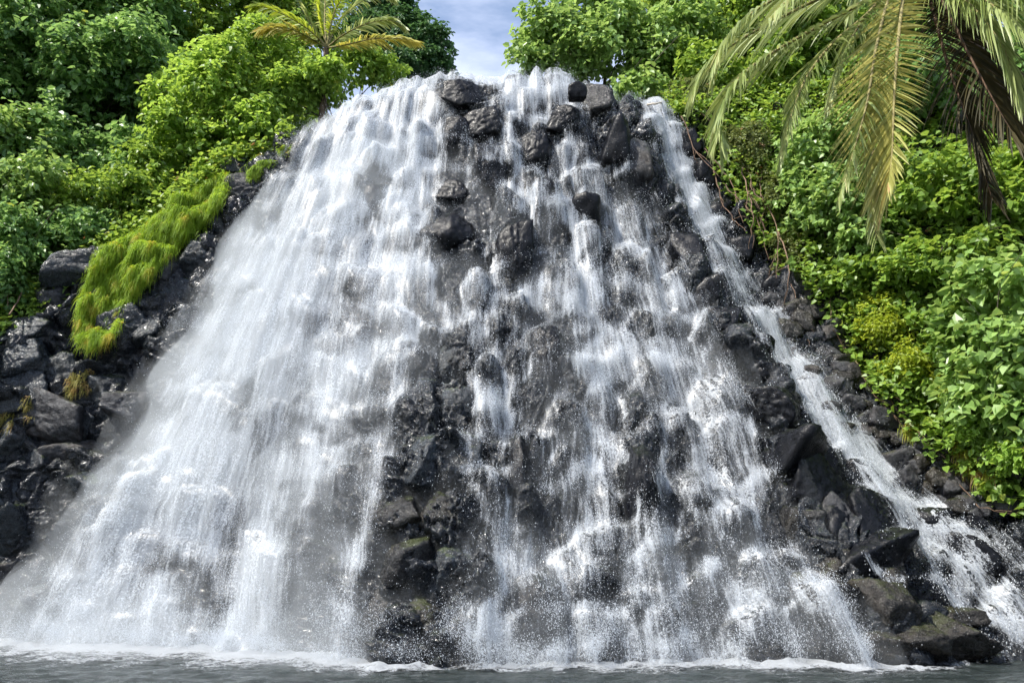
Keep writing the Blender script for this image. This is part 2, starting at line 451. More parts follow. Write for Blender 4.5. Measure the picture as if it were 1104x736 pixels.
uu = dens(NU, [0.6, 0.8, 1, 1.2, 1.3, 1.6, 1.6, 1.6, 1.5, 0.9, 1.2, 1.2, 1.0, 0.8])[:NU]
uu = np.clip(uu * (NC - 1) / uu[-1], 0, NC - 1)
vv = dens(NV, [1, 1, 1, 1, 1, 0.5, 0.45]); vv = vv * (NR - 1) / vv[-1]
PB = base_surface(uu, vv)               # (NV, NU, 3)
def grid_normals(P):
    n = norm(np.cross(np.gradient(P, axis=1), np.gradient(P, axis=0)))
    return n
NB = grid_normals(PB)
NB = np.where((NB[..., 1:2] > 0) & (NB[..., 2:3] < 0.3), -NB, NB)
PX, PD = proj(PB)
px, py = PX[..., 0], PX[..., 1]

VEGL = np.array([(-700, 480), (-260, 400), (0, 350), (60, 300), (130, 238), (200, 190), (260, 168), (310, 138), (345, 112), (400, 70), (420, -50)], float)
VEGR = np.array([(690, -40), (700, 95), (745, 145), (790, 222), (850, 305), (885, 335), (940, 430), (1000, 485), (1060, 535), (1104, 565), (1900, 690)], float)
def veg_mask(px, py):
    l = np.where(px < 420, np.interp(px, VEGL[:, 0], VEGL[:, 1]) - py, -200)
    r = np.where(px > 690, np.interp(px, VEGR[:, 0], VEGR[:, 1]) - py, -200)
    return np.maximum(l, r)             # > 0 inside, in pixels
vrow = np.broadcast_to(vv[:, None], px.shape); ucol = np.broadcast_to(uu[None], px.shape)
vegd = veg_mask(px, py)
hill = (vrow > 5.0) & ((ucol < 3.7) | (ucol > 10.4))
veg = np.where(hill, 1.0, sstep(-6, 10, vegd + 10 * fbm(PB * 0.8, 3)))

# blocks and humps of basalt
warp = np.stack([0.5 * pnoise(PB * 0.55) + 0.22 * pnoise(PB * 1.5), 0.65 * pnoise(PB * 0.5 + 40) + 0.25 * pnoise(PB * 1.4 + 11)], -1)
xx, zz = PB[..., 0] + warp[..., 0], PB[..., 2] + warp[..., 1]
rh = np.random.default_rng(5).random(256)
def tombstones(cw, ch, seed):
    f1, f2, cid, ox, oy = voronoi2(xx / cw, zz / ch, seed)
    edge = f2 - f1
    # vertical faced blocks with a rounded lip on top, recessed at the foot, joints between
    saw = np.clip(oy + 0.45, 0, 1) * sstep(0.62, 0.30, oy + 0.35 * np.abs(ox))
    hump = 0.75 * saw + 0.45 * sstep(0.0, 0.45, edge) + 0.75 * (rh[cid] - 0.5) - 0.5
    lip = sstep(0.12, 0.32, oy) * sstep(0.70, 0.40, oy + 0.35 * np.abs(ox)) * (0.25 + rh[(cid * 3 + 1) & 255])
    chan = np.exp(-(edge / 0.13) ** 2) * (np.abs(ox) > 0.2)
    face = sstep(0.15, -0.25, oy) * sstep(0.05, 0.3, edge) * (0.3 + rh[(cid * 11 + 7) & 255])
    return [hump * (cw / 1.3) ** .5, lip, chan, face]
ta, tb = tombstones(1.15, 1.5, 1), tombstones(2.1, 2.9, 4)
mixw = 0.85 * sstep(0.02, 0.22, pnoise(PB * 0.33 + 3)) * (1 - 0.9 * np.exp(-((px - 570) / 150) ** 4))
amp = np.clip(0.85 + 0.6 * pnoise(PB * 0.42 + 77), 0.3, 1.4)
hump, lipn, chan, face = [a * (1 - mixw) + b * mixw for a, b in zip(ta, tb)]
hump = hump * amp
g1, g2, gid, gx, gy = voronoi2(xx / 0.72, zz / 0.85, 2)
rt = np.random.default_rng(6).normal(size=(256, 2))
block = (rh[(gid * 7 + 3) & 255] - 0.5) * 0.9 + 0.45 * gy + 0.35 * (rt[gid, 0] * gx + rt[gid, 1] * gy) - 0.45 * np.exp(-((g2 - g1) / 0.09) ** 2)
k1, k2, kid, kx, ky = voronoi2(xx / 0.3, zz / 0.34, 3)
chip = (rh[(kid * 5 + 9) & 255] - 0.5) * 0.8 + 0.4 * (rt[kid, 1] * kx + rt[kid, 0] * ky)
rough_area = np.exp(-(((px - 450) / 65) ** 2)) * sstep(380, 560, py) + sstep(20, -40, px - (800 + 0)) * 0
disp = 0.88 * hump + 0.25 * block + 0.09 * chip + 0.10 * fbm(PB * 1.3, 4) + 0.05 * fbm(PB * 6, 3)
disp = disp + rough_area * (0.22 + 0.30 * fbm(PB * 2.2, 4) + 0.16 * chip - 0.2 * np.abs(fbm(PB * 3.1 + 8, 3)))
# the side stream runs in a groove behind the ridge of rock
disp = disp * np.where((ucol > 9.3) & (ucol < 10.7), 0.55, 1.0)
disp = disp + 0.3 * np.exp(-((ucol - 8.9) / 0.35) ** 2) * sstep(5.2, 4.0, vrow) * (0.6 + fbm(PB * 0.7, 3))
disp = np.where(hill, 0.3 * fbm(PB * 0.5, 3), disp)
disp = disp * (1 - 0.75 * sstep(5.0, 5.6, vrow))
PR = PB + NB * disp[..., None]
cliff = mesh_np('cliff', PR.reshape(-1, 3), grid_faces(NU, NV), M_CLIFF, attrs={'veg': veg})
tag(cliff, kind='structure')
BV = BVHTree.FromPolygons(PR[::3, ::3].reshape(-1, 3).tolist(), grid_faces(len(range(0, NU, 3)), len(range(0, NV, 3))).tolist())

def hit(px_, py_, default=27.0):
    r = norm(ray(px_, py_))
    h = BV.ray_cast(Vector(CAMP), Vector(r))
    return np.array(h[0]) if h[0] is not None else at(px_, py_, default)
def drop(P):
    """the ground under P"""
    h = BV.ray_cast(Vector((P[0], P[1], P[2])), Vector((0, 0, -1)))
    return np.array(h[0]) if h[0] is not None else np.array([P[0], P[1], P[2] - 4])
def scale_at(P):
    return float((P - CAMP) @ FW) / FPX          # metres per photograph pixel there

# ------------------------------------------------------------------ boulders
def ico(sub):
    import bmesh
    bm = bmesh.new(); bmesh.ops.create_icosphere(bm, subdivisions=sub, radius=1)
    V = np.array([v.co[:] for v in bm.verts]); F = np.array([[v.index for v in f.verts] for f in bm.faces]); bm.free()
    return V, F
ICO = {k: ico(k) for k in (3, 4, 5)}
AX = np.array([(1, 0, 0), (-1, 0, 0), (0, 1, 0), (0, -1, 0), (0, 0, 1), (0, 0, -1)], float)
def boulder_shape(seed, sub=4, angular=0.8, planes=13, bias=0.22):
    r_ = np.random.default_rng(seed)
    V, F = ICO[sub]
    n = np.concatenate([norm(AX + r_.normal(size=(6, 3)) * bias), norm(r_.normal(size=(planes, 3)))])
    d = np.concatenate([0.72 + 0.2 * r_.random(6), 0.82 + 0.4 * r_.random(planes)])
    dots = V @ n.T
    rad = np.where(dots > 0.05, d[None] / np.maximum(dots, 0.05), 9)
    k = 10 + 16 * angular
    soft = -np.log(np.exp(-k * np.minimum(rad, 3)).sum(1)) / k
    rr = angular * soft + (1 - angular) * 0.95
    P = V * rr[:, None]
    lump = fbm(P * 1.9 + seed * 3.1, 3); ridge = np.abs(fbm(P * 3.3 + seed * 1.3, 3))
    P = P + V * (0.05 * lump - 0.09 * (1 - np.clip(ridge * 4, 0, 1)) ** 2 * 0.6 + 0.028 * fbm(P * 6 + seed, 3) + 0.02 * np.abs(fbm(P * 11 + seed, 2)))[:, None]
    return P, F
NB_ = [0]
BV_V, BV_F, BV_O = [], [], [0]
def boulder(px_, py_, wpx, hpx, mat, label, group=None, name='boulder', tilt=0.0, sub=4, sink=0.25, angular=0.8, deep=1.0, Y=None, planes=13, film=False, bias=0.22):
    NB_[0] += 1
    P, F = boulder_shape(NB_[0] * 13 + 5, sub, angular, planes, bias)
    c = hit(px_, py_) if Y is None else at(px_, py_, Y)
    s = scale_at(c)
    a, b = wpx / 2 * s * 1.12, hpx / 2 * s * 1.12
    dpt = deep * 0.5 * (a + b)
    c = c + norm(c - CAMP) * dpt * sink
    P = P * np.array([a, dpt, b])
    ct, st_ = math.cos(tilt), math.sin(tilt)
    P = np.stack([P[:, 0] * ct - P[:, 2] * st_, P[:, 1], P[:, 0] * st_ + P[:, 2] * ct], -1)
    o = mesh_np(name, P, F, mat)
    o.location = tuple(c)
    if film: BV_V.append(P + c); BV_F.append(F + BV_O[0]); BV_O[0] += len(P)
    return tag(o, label, 'rock', group)

crest = [
 (502, 106, 50, 38, M_BLACK, 'large angular black boulder standing dry on the very lip of the waterfall', 0.2, .9),
 (468, 116, 44, 40, M_BLACK, 'wet black boulder half under white water just left of the dry lip boulder', 0, .7),
 (522, 143, 56, 46, M_BLACK, 'rounded black boulder directly below the dry lip boulder', 0.1, .6),
 (492, 150, 40, 44, M_BLACK, 'streaming black rock tucked against the left of the rounded boulder under the lip', 0, .7),
 (578, 164, 42, 52, M_BLACK, 'smooth domed black boulder between two white streams under the crest', 0, .5),
 (610, 133, 46, 36, M_BLACK, 'low dark rock with trickles below the mossy crest boulder', -0.1, .8),
 (641, 113, 36, 44, M_MOSSY, 'dark crest boulder with a yellow green moss patch', 0.1, .8),
 (622, 99, 26, 22, M_BLACK, 'small dark boulder above the mossy one at the edge of the trees', 0, .9),
 (404, 220, 28, 50, M_BLACK, 'lone upright black rock showing through the left white curtain', 0.15, .6),
 (488, 262, 66, 66, M_BLACK, 'broad black block with dark flat face in the middle of the upper fall', 0, .7),
 (490, 214, 50, 42, M_BLACK, 'squarish black rock stacked above the broad black block', 0.1, .8),
 (528, 186, 44, 60, M_BLACK, 'tall wet rock wedged under the rounded boulder below the lip', 0, .8),
 (553, 276, 52, 74, M_BLACK, 'rounded black pillar right of the broad black block', 0, .5),
 (586, 214, 40, 50, M_BLACK, 'dark rock veiled by drops below the smooth domed boulder', 0, .6),
 (632, 236, 40, 60, M_BLACK, 'dark rock showing between streams right of the rounded pillar', 0, .6),
 (690, 178, 34, 66, M_GREY, 'upright grey slab between the two forks at the top of the side stream', 0.15, .9),
 (664, 160, 34, 56, M_BLACK, 'black rock under the mossy crest boulder', -0.1, .8),
 (560, 520, 34, 104, M_BLACK, 'slim black pillar behind the drops low in the middle of the fall', 0, .5),
 (692, 532, 42, 110, M_BLACK, 'tall black pillar behind drops low in the right half of the fall', -0.06, .5),
 (590, 395, 56, 100, M_BLACK, 'wide speckled dark hump under the middle ledge of the fall', 0, .4),
 (580, 660, 74, 96, M_BLACK, 'dark hump at the pool edge laced with splashing white threads', 0, .6),
 (378, 520, 46, 44, M_BLACK, 'dark rock with a white lip left of the bare centre outcrop', 0, .7),
]
for x, y, w, h, mt, lb, tl, an in crest:
    boulder(x, y, w * .82, h * .9, mt, lb, None, tilt=tl, sub=5 if w > 40 else 4, sink=0.34, angular=an, film=(y > 300 or 'wet' in lb or 'streaming' in lb or 'veil' in lb), planes=7)

# bare centre outcrop, a stack of crumpled rocks
outc = [
 (488, 395, 34, 46, 'blue grey rock at the top of the bare centre outcrop'), (455, 440, 40, 54, 'blue grey angular rock on the left shoulder of the centre outcrop'),
 (497, 440, 38, 56, 'dark rock on the right shoulder of the centre outcrop'), (458, 500, 38, 60, 'blue grey slab with a white thread beside it on the centre outcrop'),
 (500, 500, 42, 70, 'smooth dark block in the middle of the centre outcrop'), (428, 560, 70, 46, 'sloping mossy slab leaning down left from the centre outcrop'),
 (478, 560, 56, 52, 'crumpled olive rock below the smooth dark block of the outcrop'), (440, 610, 56, 60, 'rough olive brown rock on the left of the outcrop foot'),
 (488, 620, 50, 66, 'pitted grey rock on the right of the outcrop foot'), (415, 660, 48, 60, 'pitted rock at the outcrop foot nearest the left curtain'),
 (456, 672, 60, 58, 'mossy rough boulder low in the middle of the outcrop foot'), (496, 690, 44, 56, 'dark boulder standing in the pool at the right of the outcrop foot'),
 (425, 706, 44, 36, 'small boulder standing in the pool at the left of the outcrop foot'), (463, 712, 44, 28, 'lowest flat boulder of the outcrop, washed by the pool'),
]
for i, (x, y, w, h, lb) in enumerate(outc):
    boulder(x, y, w, h, M_BLUE if y < 520 else (M_MOSSY if 'moss' in lb or 'olive' in lb else M_BROWN if i % 2 else M_BLUE), lb, 'rocks of the bare centre outcrop', film=True, bias=0.35, tilt=random.uniform(-.4, .4), sub=5, sink=0.92, angular=0.85, planes=18)

# ridge between the main fall and the side stream
ridge = [(835, 440, 50, 46), (800, 380, 44, 40), (760, 320, 36, 40), (735, 270, 34, 40), (848, 496, 44, 44), (872, 530, 56, 60), (905, 560, 54, 60), (860, 570, 44, 50), (895, 575, 46, 80), (935, 560, 48, 50),
         (940, 600, 50, 56), (905, 620, 50, 50), (930, 650, 60, 54), (955, 620, 40, 40), (960, 660, 50, 50), (900, 670, 50, 46), (985, 690, 60, 40), (920, 700, 50, 36), (960, 700, 60, 36), (1010, 690, 70, 44),
         (870, 640, 40, 40), (820, 410, 30, 40), (780, 350, 34, 36), (885, 500, 40, 40), (925, 520, 40, 36)]
special = {8: (M_GREY, 'pale shiny flat faced boulder leaning in the middle of the right ridge'), 3: (M_BLACK, 'topmost dark rock of the right ridge beside the side stream'),
           12: (M_BROWN, 'big brown slab low on the right ridge above the pool'), 19: (M_BROWN, 'long low brown rock at the pool edge under the thin white rill'),
           7: (M_MOSSY, 'mossy upright rock left of the pale flat faced boulder')}
for i, (x, y, w, h) in enumerate(ridge):
    mt, lb = special.get(i, (M_BROWN if y > 610 else M_BLACK, 'wet brown rock among the low rocks where the right ridge meets the pool' if y > 610 else 'wet dark rock of the ridge between the main fall and the side stream'))
    boulder(x, y, w * 1.12, h * 1.12, mt, lb, 'low brown ridge rocks' if y > 610 else 'black ridge rocks', tilt=-0.3 + 0.3 * random.random(), sub=5 if w > 45 else 4, sink=random.uniform(.7, .95), angular=0.95, planes=10, bias=0.35, film=True)

# rocks in the side stream and bottom right
for x, y, w, h, mt, lb in [
 (818, 345, 26, 30, M_BLACK, 'small dark rock that splits the upper side stream'), (872, 420, 34, 30, M_BLACK, 'dark rock in the middle of the side stream'),
 (1040, 600, 60, 56, M_BLACK, 'large black boulder between the two arms of the side stream'), (1010, 560, 46, 26, M_BLACK, 'flat black rock parting the side stream above the large boulder'),
 (1085, 612, 50, 40, M_BLACK, 'mossy black boulder at the right end of the side stream'), (1060, 560, 60, 26, M_BLACK, 'dark sloping slab along the outer arm of the side stream'),
 (1085, 665, 30, 26, M_BLACK, 'small black rock standing in the lowest pool of the side stream'), (1030, 665, 60, 26, M_BROWN, 'smooth brown slab under the thin white rill'),
 (1090, 545, 44, 24, M_GREY, 'pale grey boulder on the bank under the right hand grass'), (1095, 500, 40, 40, M_GREY, 'weathered light boulder half hidden in grass on the right bank')]:
    boulder(x, y, w * .9, h * .9, mt, lb, None, sub=4, sink=0.55, angular=0.9, film=x < 1000)

# rubble on the bank right of the side stream
pts = []
for k in range(95):
    t_ = random.random()
    bx, by = np.interp(t_, [0, .15, .4, .7, 1], [860, 880, 935, 1000, 1075]), np.interp(t_, [0, .15, .4, .7, 1], [320, 345, 425, 485, 535])
    pts.append((bx - random.uniform(-22, 40), by + random.uniform(-14, 36) + 8))
for k, (x, y) in enumerate(pts):
    s_ = random.uniform(10, 24)
    boulder(x, y, s_ * random.uniform(.9, 1.5), s_, [M_GREY, M_GREY, M_BROWN][k % 3], 'loose grey brown rock of the rubble bank between side stream and bushes', 'rubble on the right bank', name='rock', tilt=random.uniform(-.6, .6), sub=4, sink=0.35, angular=0.95)
for x, y, w, h in [(775, 235, 30, 40), (800, 270, 30, 36), (760, 190, 26, 40), (835, 310, 30, 30), (745, 160, 22, 30)]:
    boulder(x, y, w, h, M_BLACK, 'shaded dark rock under the overhanging twigs along the upper side stream', 'shaded rocks', name='rock', sub=4, sink=0.3, angular=0.9)

# rocks of the left shore
left = [(60, 395, 50, 34, 'flat topped blue grey boulder below the hanging grass'), (66, 412, 44, 36, None), (25, 392, 44, 30, None), (110, 330, 34, 26, None), (135, 355, 44, 44, 'dark rounded boulder just right of the grass tip'),
        (95, 290, 44, 30, 'pale shiny rock on the skyline left of the hanging grass'), (60, 330, 36, 26, None), (30, 360, 40, 26, None), (20, 430, 50, 40, None), (60, 450, 60, 44, 'large dark boulder under the yellow tufts on the left'),
        (115, 430, 46, 44, None), (15, 480, 50, 36, None), (70, 500, 60, 34, 'long flat rock above the spray on the left'), (120, 480, 40, 40, None), (10, 530, 50, 40, None), (55, 545, 50, 34, None), (15, 580, 56, 40, None), (100, 530, 40, 34, None),
        (150, 400, 40, 40, None), (165, 360, 36, 36, None), (190, 320, 40, 34, None), (175, 290, 30, 30, None), (215, 280, 36, 34, None), (240, 240, 30, 30, None), (265, 210, 34, 26, None), (293, 185, 40, 26, 'grey boulder under the small moss tuft near the crest'),
        (312, 158, 26, 16, 'dark boulder at the upper left corner of the fall'), (225, 188, 22, 14, 'small grey stone on top of the hanging grass'), (255, 183, 26, 20, 'grey stone between the hanging grass and the moss tuft'), (60, 600, 50, 30, None), (10, 625, 44, 30, None),
        (45, 420, 26, 24, None), (90, 465, 30, 26, None), (140, 440, 34, 30, None), (40, 500, 26, 24, None), (85, 575, 34, 26, None), (110, 300, 26, 18, None)]
for i, (x, y, w, h, lb) in enumerate(left):
    boulder(x, y, w * 1.3, h * 1.3, M_BLUE if i % 3 else M_GREY, lb or 'wet blue grey boulder among the rocks left of the waterfall below the grass', 'rocks of the left shore', tilt=random.uniform(-.4, .4), sub=5, sink=0.75 + 0.35 * random.random(), angular=0.96, planes=10, bias=0.35)

# ------------------------------------------------------------------ pool
gx_ = np.concatenate([[-150, -90, -50], np.linspace(-30, 30, 420), [50, 90, 150]])
gy_ = np.concatenate([[-120, -60, -20, 0], np.linspace(9, 30, 300), [40, 60]])
GX, GY = np.meshgrid(gx_, gy_)
PP = np.stack([GX, GY, 0 * GX], -1)
near_ = sstep(30, 24, np.abs(GX)) * sstep(9, 12, GY) * sstep(30, 27, GY)
PP[..., 2] = near_ * (0.035 * fbm(PP * [0.9, 1.6, 1], 3) + 0.024 * fbm(PP * [3.2, 4.6, 1] + 9, 3))
pool = mesh_np('pool', PP.reshape(-1, 3), grid_faces(len(gx_), len(gy_)), M_POOL)
tag(pool, kind='structure')

# ------------------------------------------------------------------ falling water
STROKES = [   # where the water runs thick: polyline in the photograph, half width, strength
 ([(405, 100), (345, 190), (280, 320), (200, 470), (120, 590), (60, 690)], 42, .75),
 ([(440, 95), (385, 200), (335, 320), (262, 460), (225, 560), (170, 690)], 46, .85),
 ([(445, 120), (425, 230), (388, 370), (342, 490), (300, 590), (262, 700)], 30, .8),
 ([(300, 330), (232, 465), (160, 590), (110, 680)], 30, .7),
 ([(352, 410), (318, 500), (285, 600), (252, 700)], 20, .75),
 ([(452, 170), (438, 300), (432, 450), (425, 540), (395, 620), (375, 715)], 16, .75),
 ([(350, 122), (400, 97), (450, 86), (490, 84)], 14, .9), ([(430, 90), (480, 84), (540, 86), (600, 92), (650, 104)], 9, .95), ([(440, 340), (520, 350), (600, 340)], 26, .3), ([(520, 330), (530, 430), (520, 540)], 26, .3), ([(860, 620), (890, 680), (925, 715)], 26, .5), ([(800, 480), (850, 580), (900, 670)], 22, .4),
 ([(530, 92), (570, 100), (625, 104)], 13, .9),
 ([(440, 100), (455, 150), (470, 195)], 16, .5),
 ([(420, 178), (470, 176)], 8, .8), ([(380, 290), (440, 255), (470, 250)], 9, .6),
 ([(552, 100), (560, 130), (540, 175), (555, 215), (590, 225)], 17, .85),
 ([(470, 120), (462, 170), (455, 240)], 12, .7), ([(525, 110), (545, 130), (548, 160)], 10, .8), ([(505, 160), (500, 190), (528, 240)], 8, .6), ([(610, 110), (640, 150), (672, 190)], 12, .6), ([(540, 300), (575, 240), (560, 215)], 10, .5),
 ([(565, 110), (600, 185), (622, 255), (628, 310), (640, 390), (645, 470), (650, 540)], 15, .85),
 ([(600, 120), (615, 180), (660, 215), (705, 290), (745, 350)], 14, .6),
 ([(632, 215), (690, 300), (745, 390), (800, 470)], 34, .38),
 ([(495, 215), (470, 195), (460, 300), (468, 330)], 5, .55),
 ([(535, 195), (530, 260), (525, 300), (500, 320)], 4, .8),
 ([(515, 320), (570, 318), (600, 308), (635, 315)], 11, .7),
 ([(600, 318), (565, 390), (540, 430), (545, 520), (540, 600), (525, 700)], 17, .6),
 ([(500, 340), (505, 390), (520, 470)], 16, .38),
 ([(612, 315), (640, 400), (650, 500), (640, 560), (632, 640), (645, 715)], 24, .6),
 ([(575, 420), (610, 520), (620, 610), (600, 710)], 22, .45),
 ([(660, 365), (720, 430), (755, 520), (790, 620), (840, 712)], 30, .65),
 ([(665, 360), (690, 420), (715, 520), (740, 600), (760, 712)], 24, .5),
 ([(705, 390), (775, 470), (825, 560), (870, 640), (925, 712)], 28, .6),
 ([(690, 590), (690, 650), (700, 712)], 22, .55),
 ([(590, 600), (575, 650), (560, 712)], 24, .5),
 ([(555, 610), (545, 660), (530, 715)], 14, .5),
 ([(720, 440), (700, 500), (720, 640)], 20, .3),
 ([(650, 560), (680, 640), (720, 712)], 30, .45), ([(800, 560), (800, 640), (790, 712)], 26, .45),
 ([(655, 225), (640, 300), (655, 360)], 10, .4),
 ([(400, 560), (440, 600), (400, 660)], 14, .25),
]
SIDE = [
 ([(672, 112), (676, 150), (690, 190), (712, 240)], 6, .6),
 ([(700, 112), (722, 160), (745, 215), (775, 280), (812, 345), (850, 400), (900, 460), (945, 515), (1010, 565), (1104, 610)], 15, .8),
 ([(705, 130), (735, 215), (770, 285), (800, 340), (830, 395), (870, 450), (915, 500), (960, 560), (985, 610), (1010, 640)], 9, .8),
 ([(845, 400), (880, 440), (930, 490), (985, 560), (1040, 610), (1075, 660), (1104, 690)], 14, .55),
 ([(930, 505), (960, 580), (990, 630), (1030, 650)], 14, .45),
 ([(925, 612), (960, 632), (1010, 648), (1060, 672), (1110, 702)], 6, .9),
 ([(985, 560), (1055, 590), (1060, 640), (1090, 690)], 7, .6),
 ([(1000, 540), (1050, 555), (1104, 590)], 10, .75), ([(890, 450), (960, 520), (1040, 590), (1110, 650)], 26, .22), ([(990, 575), (1020, 610), (1040, 660)], 12, .5), ([(1050, 600), (1104, 660)], 12, .35), ([(700, 125), (740, 220), (790, 320), (850, 420)], 20, .4),
]
DARK = [(500, 248, 34, 40), (487, 275, 30, 26), (553, 275, 22, 38), (515, 143, 26, 22), (500, 105, 26, 18), (578, 163, 17, 24), (592, 400, 26, 60), (560, 520, 13, 55),
        (692, 530, 16, 55), (690, 430, 14, 45), (640, 240, 14, 24), (580, 655, 22, 34), (404, 222, 14, 26), (520, 205, 20, 20), (270, 440, 18, 36), (320, 545, 18, 40),
        (190, 610, 26, 20), (390, 350, 16, 36), (330, 460, 14, 40), (220, 640, 22, 24), (360, 590, 22, 36), (840, 500, 24, 90), (450, 470, 26, 60), (450, 620, 44, 70), (490, 430, 20, 50), (735, 500, 14, 40), (655, 640, 14, 26),
        (740, 590, 12, 40), (780, 640, 12, 36), (600, 210, 16, 18), (680, 215, 26, 24), (655, 160, 22, 26), (870, 560, 24, 40)]

def seg_dist(px, py, pl):
    d = np.full(px.shape, 1e9)
    for (x0, y0), (x1, y1) in zip(pl[:-1], pl[1:]):
        dx, dy = x1 - x0, y1 - y0
        t = np.clip(((px - x0) * dx + (py - y0) * dy) / (dx * dx + dy * dy), 0, 1)
        d = np.minimum(d, np.hypot(px - x0 - t * dx, py - y0 - t * dy))
    return d
def coverage(px, py, strokes, jit):
    keep = np.ones(px.shape)
    qx = px + 10 * jit[0]; qy = py + 10 * jit[1]
    for pl, w, s in strokes:
        d = seg_dist(qx, qy, pl)
        keep = keep * (1 - s * np.exp(-(d / w) ** 2))
    return 1 - keep

st = 2
Pw, Nw, dw, pxw, pyw, uw, vw = PB[:, ::st][::st], NB[:, ::st][::st], disp[:, ::st][::st], px[:, ::st][::st], py[:, ::st][::st], ucol[:, ::st][::st], vrow[:, ::st][::st]
nv, nu = dw.shape
# the water also runs over the boulders that stand in the fall
dw = dw.copy()
BB = BVHTree.FromPolygons(np.concatenate(BV_V).tolist(), np.concatenate(BV_F).tolist())
for i_, j_ in zip(*np.where((uw > 3.6) & (uw < 10.8) & (vw < 5.4))):
    h_ = BB.ray_cast(Vector(Pw[i_, j_] + Nw[i_, j_] * 3.0), Vector(-Nw[i_, j_]), 3.0)
    if h_[0] is not None: dw[i_, j_] = max(dw[i_, j_], min(3.0 - h_[3], dw[i_, j_] + 0.9))
# water leaves a lip and comes back to the rock only slowly (rows run upward)
def smooth_u(a, k):
    for _ in range(k):
        b = a.copy(); b[:, 1:-1] = 0.25 * a[:, :-2] + 0.5 * a[:, 1:-1] + 0.25 * a[:, 2:]; a = b
    return a
dz = np.abs(np.diff(Pw[..., 2], axis=0))
film = dw.copy()
for i in range(nv - 2, -1, -1):
    film[i] = np.maximum(dw[i], film[i + 1] - np.interp(pxw[i], [330, 480], [0.09, 0.2]) * dz[i])
film = smooth_u(film, 2)
film = np.where(uw > 9.2, np.maximum(smooth_u(film, 8), dw - 0.05), film)
gap = np.clip(film - dw, 0, 1)
jit = (fbm(Pw * 0.9, 3), fbm(Pw * 0.9 + 31, 3))
covm = coverage(pxw, pyw, STROKES, jit)
covs = coverage(pxw, pyw, SIDE, jit)
lipn, chan, face, gyw = [a_[:, ::st][::st] for a_ in (lipn, chan, face, gy)]
lipn = np.maximum(lipn, 0.5 * sstep(0.15, 0.35, gyw) * np.clip(0.5 + 2 * jit[0], 0, 1))
spine = np.exp(-(seg_dist(pxw + 8 * jit[0], pyw, [(490, 365), (480, 430), (470, 500), (456, 570), (448, 640), (448, 725)]) / np.interp(pyw, [380, 480, 600, 720], [15, 21, 33, 46])) ** 4) * sstep(335, 390, pyw)
dk = np.ones(covm.shape)
for x, y, rx, ry in DARK:
    dk = dk * (1 - sstep(88, 104, pyw) * (0.55 if x < 400 or x > 560 else 0.70) * np.exp(-(((pxw + 22 * jit[0] - x) / rx) ** 2 + ((pyw + 26 * jit[1] - y) / ry) ** 2) ** 1.3))
inside = sstep(-0.75, 0.2, uw - 4 + 0.5 * jit[0] + 0.25 * fbm(Pw * [2.5, 2.5, 0.9] + 3, 3)) * sstep(8.85, 8.35, uw + 0.3 * jit[1])
covm = np.clip(0.27 + covm * np.where(pxw < 470, 0.64, np.where(pyw < 330, 0.62, 0.50)) + (0.30 * lipn + 0.20 * chan - 0.26 * face) * np.interp(pxw, [300, 480], [0.28, 1.0]), 0, 1) * dk * inside * (1 - 0.93 * spine)
covs = np.clip(0.31 * np.exp(-((uw - 10.02) / 0.48) ** 4) + covs * 0.75 + (0.28 * lipn - 0.22 * face) * (covs > 0.06), 0, 1) * sstep(8.7, 9.0, uw)
fade = sstep(6.05, 5.6, vw)
covm, covs = covm * fade, covs * fade
along = np.concatenate([[np.zeros(nu)], np.cumsum(np.linalg.norm(np.diff(Pw, axis=0), axis=-1), 0)], 0)
acr = np.concatenate([[0], np.cumsum(np.linalg.norm(np.diff(Pw[nv // 2], axis=0), axis=-1))])
UVW = np.stack([np.broadcast_to(acr[None], along.shape), along], -1)

def sheet(name, mat, cov, off, parent, uvoff, thr=0.012):
    V = (Pw + Nw * (film + off)[..., None]).reshape(-1, 3)
    F = grid_faces(nu, nv); c = cov.reshape(-1)
    keep = (c[F].max(1) > thr) & (V[F][..., 2].max(1) > -0.2)
    F = F[keep]
    used, inv = np.unique(F, return_inverse=True)
    return mesh_np(name, V[used], inv.reshape(F.shape), mat, parent, True, {'cov': c[used]}, UVW.reshape(-1, 2)[used] + np.array(uvoff))

OCT_F = np.array([(0, 2, 4), (2, 1, 4), (1, 3, 4), (3, 0, 4), (2, 0, 5), (1, 2, 5), (3, 1, 5), (0, 3, 5)])
def beads(C, r, stretch):
    """little eight-sided drops"""
    o = np.array([(1, 0, 0), (-1, 0, 0), (0, 1, 0), (0, -1, 0), (0, 0, 1), (0, 0, -1)], float)
    V = C[:, None] + o[None] * r[:, None, None] * np.stack([np.ones_like(stretch), np.ones_like(stretch), stretch], -1)[:, None]
    return V.reshape(-1, 3), (np.arange(len(C))[:, None, None] * 6 + OCT_F[None]).reshape(-1, 3)

